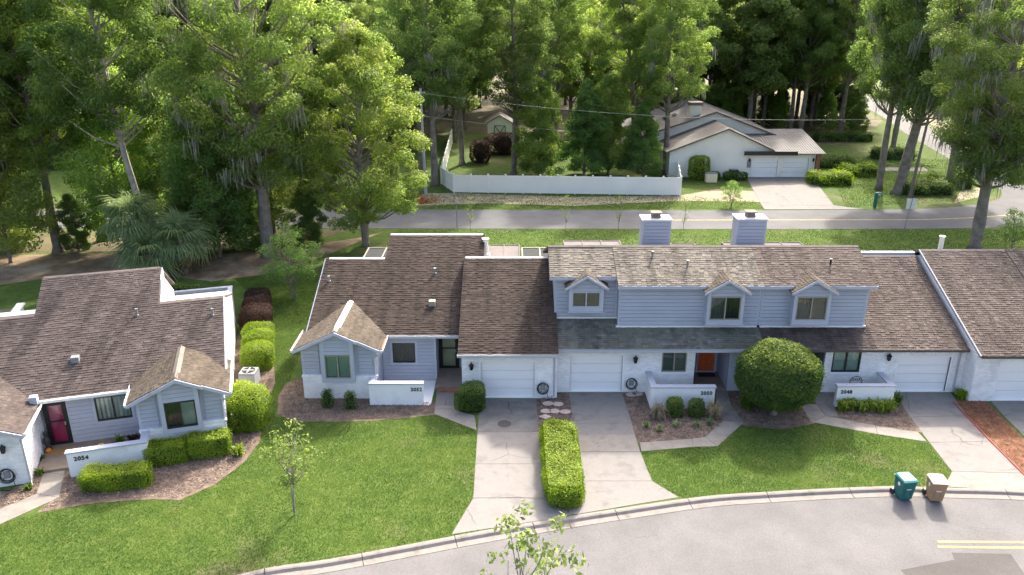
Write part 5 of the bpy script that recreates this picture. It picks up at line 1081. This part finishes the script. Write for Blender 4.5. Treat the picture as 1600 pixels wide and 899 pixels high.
def hose(x, y, z, label, rz=0):
    h = thing('hose_reel', (x, y, 0), label, 'hose', 'coiled hoses on the garage walls', rz, world=False); rnd = random.Random(int(x * 9)); mb = MB()
    for k in range(5):
        r = .2 + .035 * rnd.random() + .02 * k; ph = rnd.random(); mb.tube([(r * math.cos(t / 16 * 6.283) + .02 * rnd.uniform(-1, 1), -.06 - .022 * k, z + r * 1.15 * math.sin(t / 16 * 6.283)) for t in range(17)], .014, 5, False)
    mb.build('hose_coil', M['black'], h); MB().tube([(.2, -.12, z - .2), (.28, -.25, .1), (.1, -.4, .03), (-.25, -.35, .03), (-.2, -.2, .03)], .014, 5).build('hose_end', M['black'], h)
    MB().box(-.12, .12, -.1, .0, z - .14, z + .18).build('hanger', M['ac'], h, bevel=.03)
hose(1.55, 35.93, .62, 'coiled black hose right of the 2052 garage door'); hose(6.1, 36.57, .55, 'coiled black hose right of the 2050 garage door'); hose(*w54(-8.6, -.92)[:2], .55, 'coiled black hose on the garage wall at the left edge', A54)
ac = thing('air_conditioner', (-13.75, 37.5, 0), 'grey air conditioner unit among the side shrubs', 'air conditioner', world=False)
MB().box(-.42, .42, -.42, .42, 0, .8).build('cabinet', M['ac'], ac, bevel=.03)
for k in range(9): MB().box(-.425, .425, -.428, .428, .1 + k * .07, .125 + k * .07).build('louvre', M['gutter'], ac)
MB().lathe((0, 0, .8), [(.33, 0), (.33, .02), (.30, .02), (.30, .005)], 20).build('fan_ring', M['black'], ac); MB().box(-.3, .3, -.03, .03, .805, .825).build('fan_blade', M['gutter'], ac); MB().box(-.03, .03, -.3, .3, .803, .823).build('fan_blade', M['gutter'], ac)
for i, (px, py) in enumerate([(853, 644), (866, 644), (883, 645), (852, 653), (856, 632), (872, 633), (986, 618), (996, 617)]):
    x, y = G(px, py); o = MB().lathe((0, 0, 0), [(.26, 0), (.28, .03), (.25, .05)] if i not in (3,) else [(.3, 0), (.3, .05)], 12 if i != 3 else 4).build('stepping_stone', M['stone']); o.location = (x, y, .025); o.scale = (1, .8, 1)
    tag(o, 'flat pinkish stepping stone in the mulch between the garages' if i < 6 else 'pale flat stone below the 2050 hose', 'stone', 'stepping stones between the garages' if i < 6 else 'stones below the 2050 hose')
mc = MB().lathe((0, 0, 0), [(.33, 0), (.33, .004)], 24).build('utility_cover', M['patch']); mc.location = (-.36, 33.35, .0145); tag(mc, 'round dark utility cover in the 2052 driveway', 'cover')
fp = thing('flower_pot', (*w54(-5.2, .1)[:2], .13), 'orange pot of yellow flowers behind the wall numbered 2054', 'pot', world=False); MB().lathe((0, 0, 0), [(.13, 0), (.19, .3), (.21, .3), (.2, .34)], 14).build('pot', M['terracotta'], fp); o = np.random.default_rng(4); V, F = leaf_quads(unit(o, 160) * .2 + np.array([0, 0, .45]), unit(o, 160), .1, .08, o); ob = bpy.data.objects.new('flowers', np_mesh('flowers', V, F, [M['flower']])); link(ob, fp)
for i, xx in enumerate((-4.6, -4.0)): tuft('courtyard_plant', ['leafy plant behind the wall numbered 2054, left one', 'reddish leafy plant behind the wall numbered 2054, right one'][i], *w54(xx, .7)[:2], 70, .7, .35, 'hedge_deep' if i == 0 else 'hedge_red', .05, .3, z=.1)
st = thing('porch_statue', (*w54(-7.62, 1.45)[:2], .13), 'dark figure ornament beside the crimson door', 'ornament', world=False); MB().lathe((0, 0, 0), [(.12, 0), (.15, .08), (.09, .2), (.16, .45), (.13, .62), (.06, .7), (.1, .78), (.1, .9), (.03, .97)], 12).build('figure', M['bronze'], st, smooth=True); MB().lathe((.12, -.2, 0), [(.1, 0), (.12, .15), (.08, .2)], 10).build('small_pot', M['terracotta'], st)
gc = thing('iron_chair', (17.35, 35.85, 0), 'black iron chair behind the wall numbered 2048', 'chair', world=False)
mb = MB()
for k in range(5): mb.tube([(-.22 + .11 * k + .05 * math.cos(t), .2, 1.0 + .07 * math.sin(t)) for t in np.linspace(0, 6.28, 10)], .014, 5)
mb.tube([(-.28, .2, .45), (-.3, .2, .95), (-.2, .2, 1.12), (0, .2, 1.17), (.2, .2, 1.12), (.3, .2, .95), (.28, .2, .45)], .02, 6); mb.build('backrest', M['black'], gc); MB().lathe((0, 0, .43), [(.28, 0), (.28, .03)], 14).build('seat', M['black'], gc)
for sx in (-.22, .22):
    for sy in (-.2, .2): MB().tube([(sx, sy, 0), (sx * .9, sy * .9, .43)], .016, 6).build('leg', M['black'], gc)
# vinyl fence: panels, posts and caps
fence = thing('vinyl_fence', (5, 80, 0), 'long white vinyl panel fence along the back road', 'fence')
A, B, C_ = (-6.0, 80.6), (17.1, 79.3), (18.7, 89.5)
runs = [((-7.6, 84.5), A, 2), (A, B, 13), (B, C_, 4), ((-8.3, 112), (-7.6, 84.5), 11)]
for a, b, n in runs:
    d = np.array(b) - np.array(a); L = np.linalg.norm(d); u = (d[0] / L, d[1] / L, 0)
    fr = Fr((a[0], a[1], 0), u, (0, 0, 1)); s_ = L / n
    for k in range(n):
        MB().fbox(fr, k * s_ + .07, (k + 1) * s_ - .07, .08, 1.78, -.025, .025).build('fence_panel', M['vinyl'], fence)
        for z0, z1 in ((1.70, 1.84), (.05, .2)): MB().fbox(fr, k * s_ + .065, (k + 1) * s_ - .065, z0, z1, -.045, .045).build('fence_rail', M['vinyl'], fence)
        p = MB().fbox(fr, k * s_ - .075, k * s_ + .075, 0, 1.92, -.085, .085).build('fence_post', M['vinyl'], fence); MB().fbox(fr, k * s_ - .1, k * s_ + .1, 1.92, 1.99, -.105, .105).build('post_cap', M['vinyl'], p, bevel=.03)
# poles, wires, signs, mailbox
def pole(label, x, y, h, m, tx=0, arm=False):
    p = thing('utility_pole', (x, y, 0), label, 'utility pole', world=False); MB().tube([(0, 0, -.2), (tx * .5, 0, h * .5), (tx, 0, h)], [.16, .135, .11], 10).build('shaft', m, p)
    MB().box(tx - .5, tx + .5, -.16, -.06, h - .45, h - .33).build('crossarm', m, p)
    for s_ in (-.4, .4): MB().lathe((tx + s_, -.11, h - .33), [(.04, 0), (.06, .06), (.03, .12)], 8).build('insulator', M['ac'], p)
    MB().tube([(.17, -.1, 0), (tx + .13, -.1, h * .45)], .035, 6).build('conduit', m, p); return p
pole('pale utility pole at the corner of the white fence', -8.8, 79.6, 10.6, M['pole_conc'], -.15); pole('dark wooden utility pole in the corner yard', 38.9, 76.2, 8.6, M['pole_wood'], .5, True)
MB().tube([(-8.8, 79.5, .0), (-8.6, 79.45, 2.4)], .07, 8).build('conduit_post', M['pole_conc'])['kind'] = 'structure'
def wire(label, a, b, sag, r=.013):
    pts_ = [tuple(np.array(a) * (1 - t) + np.array(b) * t - np.array([0, 0, sag * 4 * t * (1 - t)])) for t in np.linspace(0, 1, 22)]
    tag(MB().tube(pts_, r, 5).build('power_line', M['pole_conc']), label, 'cable')
wire('upper power line crossing above the white fence', (-8.95, 79.5, 10.2), (39.4, 76.1, 8.3), 1.1); wire('lower power line running from the pole to the white house', (-8.9, 79.5, 8.0), (17.2, 92, 4.3), .5)
wire('power line leaving to the left from the pale pole', (-8.95, 79.6, 10.2), (-60, 82, 10), 1.2)
def signpost(label, x, y, h, w_, hh, tz):
    p = thing('road_sign', (x, y, 0), label, 'sign', world=False); MB().tube([(0, 0, 0), (tz, 0, h)], .03, 6).build('post', M['ac'], p)
    if w_: MB().box(tz - w_ / 2, tz + w_ / 2, .035, .05, h - hh, h).build('sign_plate', M['far_white'], p)
signpost('back of a white road sign on a thin post behind the row', 33.6, 65.8, 3.0, .85, .9, .3); signpost('thin grey sign post beside the back road', -4.75, 66.4, 3.0, .12, .5, 0)
mbx = thing('mailbox', (34.9, 74.6, 0), 'dark green mailbox on a stout post across the road', 'mailbox', world=False); MB().box(-.13, .13, -.13, .13, 0, 1.15).build('post', M['bin_green'], mbx, bevel=.02)
e = MB().prism(face_front(0, 0, 0), [(-.16, 1.1), (.5, 1.1), (.5, 1.32), (.42, 1.42), (-.08, 1.42), (-.16, 1.32)], -.15, .15).build('box', M['bin_green'], mbx, bevel=.02); MB().box(.1, .35, -.17, -.155, 1.2, 1.3).build('number_plate', M['white_line'], mbx)
for lab, x, y in [('pale green utility box beside the white side wall', 22.9 - 1.2, 85.6)]:
    ub = thing('utility_box', (x, y, 0), lab, 'utility box', world=False); MB().box(-.6, .6, -.4, .4, 0, .95).build('cabinet', M['bin_tanlid'], ub, bevel=.04); MB().box(-.63, .63, -.43, .43, .95, 1.0).build('lid', M['ac'], ub, bevel=.02)
ua = thing('air_conditioner', (24.6, 87.3, 0), 'dark air conditioner by the white garage across the road', 'air conditioner', world=False); MB().box(-.45, .45, -.4, .4, 0, 1.0).build('cabinet', M['bronze'], ua, bevel=.04); MB().lathe((0, 0, 1.0), [(.34, 0), (.34, .03)], 14).build('fan_ring', M['ac'], ua)
dp = thing('debris_pile', (*G(657, 316), 0), 'pile of cut brown palm debris on the verge by the pole', 'debris'); 
rng = np.random.default_rng(8); V, F = leaf_quads(rng.normal(0, 1, (420, 3)) * np.array([.75, .45, .16]) + np.array([0, 0, .2]), unit(rng, 420), .5, .09, rng); ob = bpy.data.objects.new('dead_leaves', np_mesh('dead_leaves', V, F, [M['rust']])); link(ob, dp)
rv = thing('parked_van', (77, 146, 0), 'white vehicle roof glimpsed behind the oaks', 'van', world=False)
MB().prism(Fr((0, -1, 0), (1, 0, 0), (0, 0, 1)), [(-2.6, .4), (2.6, .4), (2.6, 1.3), (1.9, 1.4), (1.3, 2.2), (-2.5, 2.3), (-2.6, 1.4)], -2, 0).build('body', M['far_white'], rv, bevel=.1); MB().prism(Fr((0, -1.01, 0), (1, 0, 0), (0, 0, 1)), [(-2.3, 1.45), (1.6, 1.45), (1.15, 2.05), (-2.3, 2.1)], 0, .01).build('side_window', M['dark'], rv)
for x in (-1.7, 1.7):
    for y in (-.95, .95): MB().tube([(x, y - .1, .36), (x, y + .1, .36)], .36, 14).build('wheel', M['black'], rv)

# ------------------------------------------------------------------ lawn blades and mulch chips
def inpoly(P_, poly):
    x, y = P_[:, 0], P_[:, 1]; ins = np.zeros(len(P_), bool); n = len(poly)
    for i in range(n):
        (x0, y0), (x1, y1) = poly[i], poly[(i + 1) % n]
        if y0 == y1: continue
        ins ^= ((y0 > y) != (y1 > y)) & (x < (x1 - x0) * (y - y0) / (y1 - y0) + x0)
    return ins
def blades(name, poly, dens, h, wd, seed, label):
    rng = np.random.default_rng(seed); a = np.array(poly); lo, hi = a.min(0), a.max(0); n = int((hi - lo).prod() * dens)
    P_ = rng.random((n, 2)) * (hi - lo) + lo; k = inpoly(P_, poly)
    for q in HARD: k &= ~inpoly(P_, q)
    P_ = P_[k]; n = len(P_); an = rng.uniform(0, 6.283, n); d = np.stack([np.cos(an), np.sin(an), 0 * an], 1); lean = unit(rng, n) * np.array([1, 1, 0]) * h * .75
    b = np.column_stack([P_, np.zeros(n)]); hh = h * rng.uniform(.5, 1.2, n)
    V = np.stack([b - d * wd, b + d * wd, b + lean + np.column_stack([0 * hh, 0 * hh, hh])], 1).reshape(-1, 3)
    patch = np.sin(P_[:, 0] * .9 + np.sin(P_[:, 1] * 1.3)) * np.sin(P_[:, 1] * .8 + 1.3 * np.sin(P_[:, 0] * .7)); p2 = np.sin(P_[:, 0] * 2.7 + 2 * np.sin(P_[:, 1] * 1.9)) * np.sin(P_[:, 1] * 3.1 + 1.7 * np.sin(P_[:, 0] * 2.2)); T = np.clip(.42 + .25 * patch + .15 * p2 + rng.normal(0, .22, n), 0, 1)
    o = bpy.data.objects.new(name, np_mesh(name, V, np.arange(3 * n).reshape(-1, 3), [M['grass']], np.repeat(T, 3))); sc.collection.objects.link(o); return tag(o, label, 'grass', kind='stuff')
front = [(-24, 17)] + [p for p in KO if -20 < p[0] < -.3] + [(-1.0, 27.3), (-1.0, 33), (-4, 34.6), (-11.5, 34), (-12, 41), (-11, 48), (-14, 56), (-20, 54), (-17.3, 50), (-16, 46), (-14.5, 41), (-12.4, 37), (-12.4, 31), (-16, 27.5), (-24, 24)]
blades('grass', front, 700, .062, .0115, 1, 'sunlit lawn grass in front of the two left houses')
blades('grass', [(5.4, 31.5), (5.6, 28.6), (6.0, 27.6)] + [p for p in KO if 6.4 < p[0] < 19.5] + [(20, 28.5), (20.5, 32.5), (13, 34.5), (9, 33.2)], 760, .06, .011, 2, 'shaded lawn grass between the walk and the kerb')
blades('grass', [(-11, 53), (-10, 66.8), (48, 66.8), (48, 53.5), (20, 53.5)], 60, .10, .03, 3, 'grass strip between the row and the back road')
blades('grass', [(-8, 73.8), (24, 73.8), (24, 77), (17, 79), (-6, 80), (-14, 79)], 45, .11, .035, 4, 'grass verge below the white fence')
blades('grass', [(32, 74.5), (46, 77), (52, 88), (54, 98), (40, 100), (36, 88)], 40, .11, .035, 5, 'grass of the corner yard')
def chips(poly, red, seed):
    rng = np.random.default_rng(seed); a = np.array(poly); lo, hi = a.min(0), a.max(0); n = int((hi - lo).prod() * 260); P_ = rng.random((n, 2)) * (hi - lo) + lo; k = inpoly(P_, poly); P_ = P_[k]; n = len(P_)
    nr = unit(rng, n) * .55 + np.array([0, 0, 1]); nr /= np.linalg.norm(nr, axis=1)[:, None]
    V, F = leaf_quads(np.column_stack([P_, rng.uniform(.02, .05, n)]), nr, .11, .035, rng); o = bpy.data.objects.new('mulch_chips', np_mesh('mulch_chips', V, F, [M['chip_red' if red else 'chip']])); sc.collection.objects.link(o); tag(o, 'red bark mulch chips beside the right driveway' if red else 'brown bark mulch chips in the planting beds', 'mulch', 'mulch in the planting beds', 'stuff')
for i, (p, r_) in enumerate(BEDS): chips(p, r_, 40 + i)
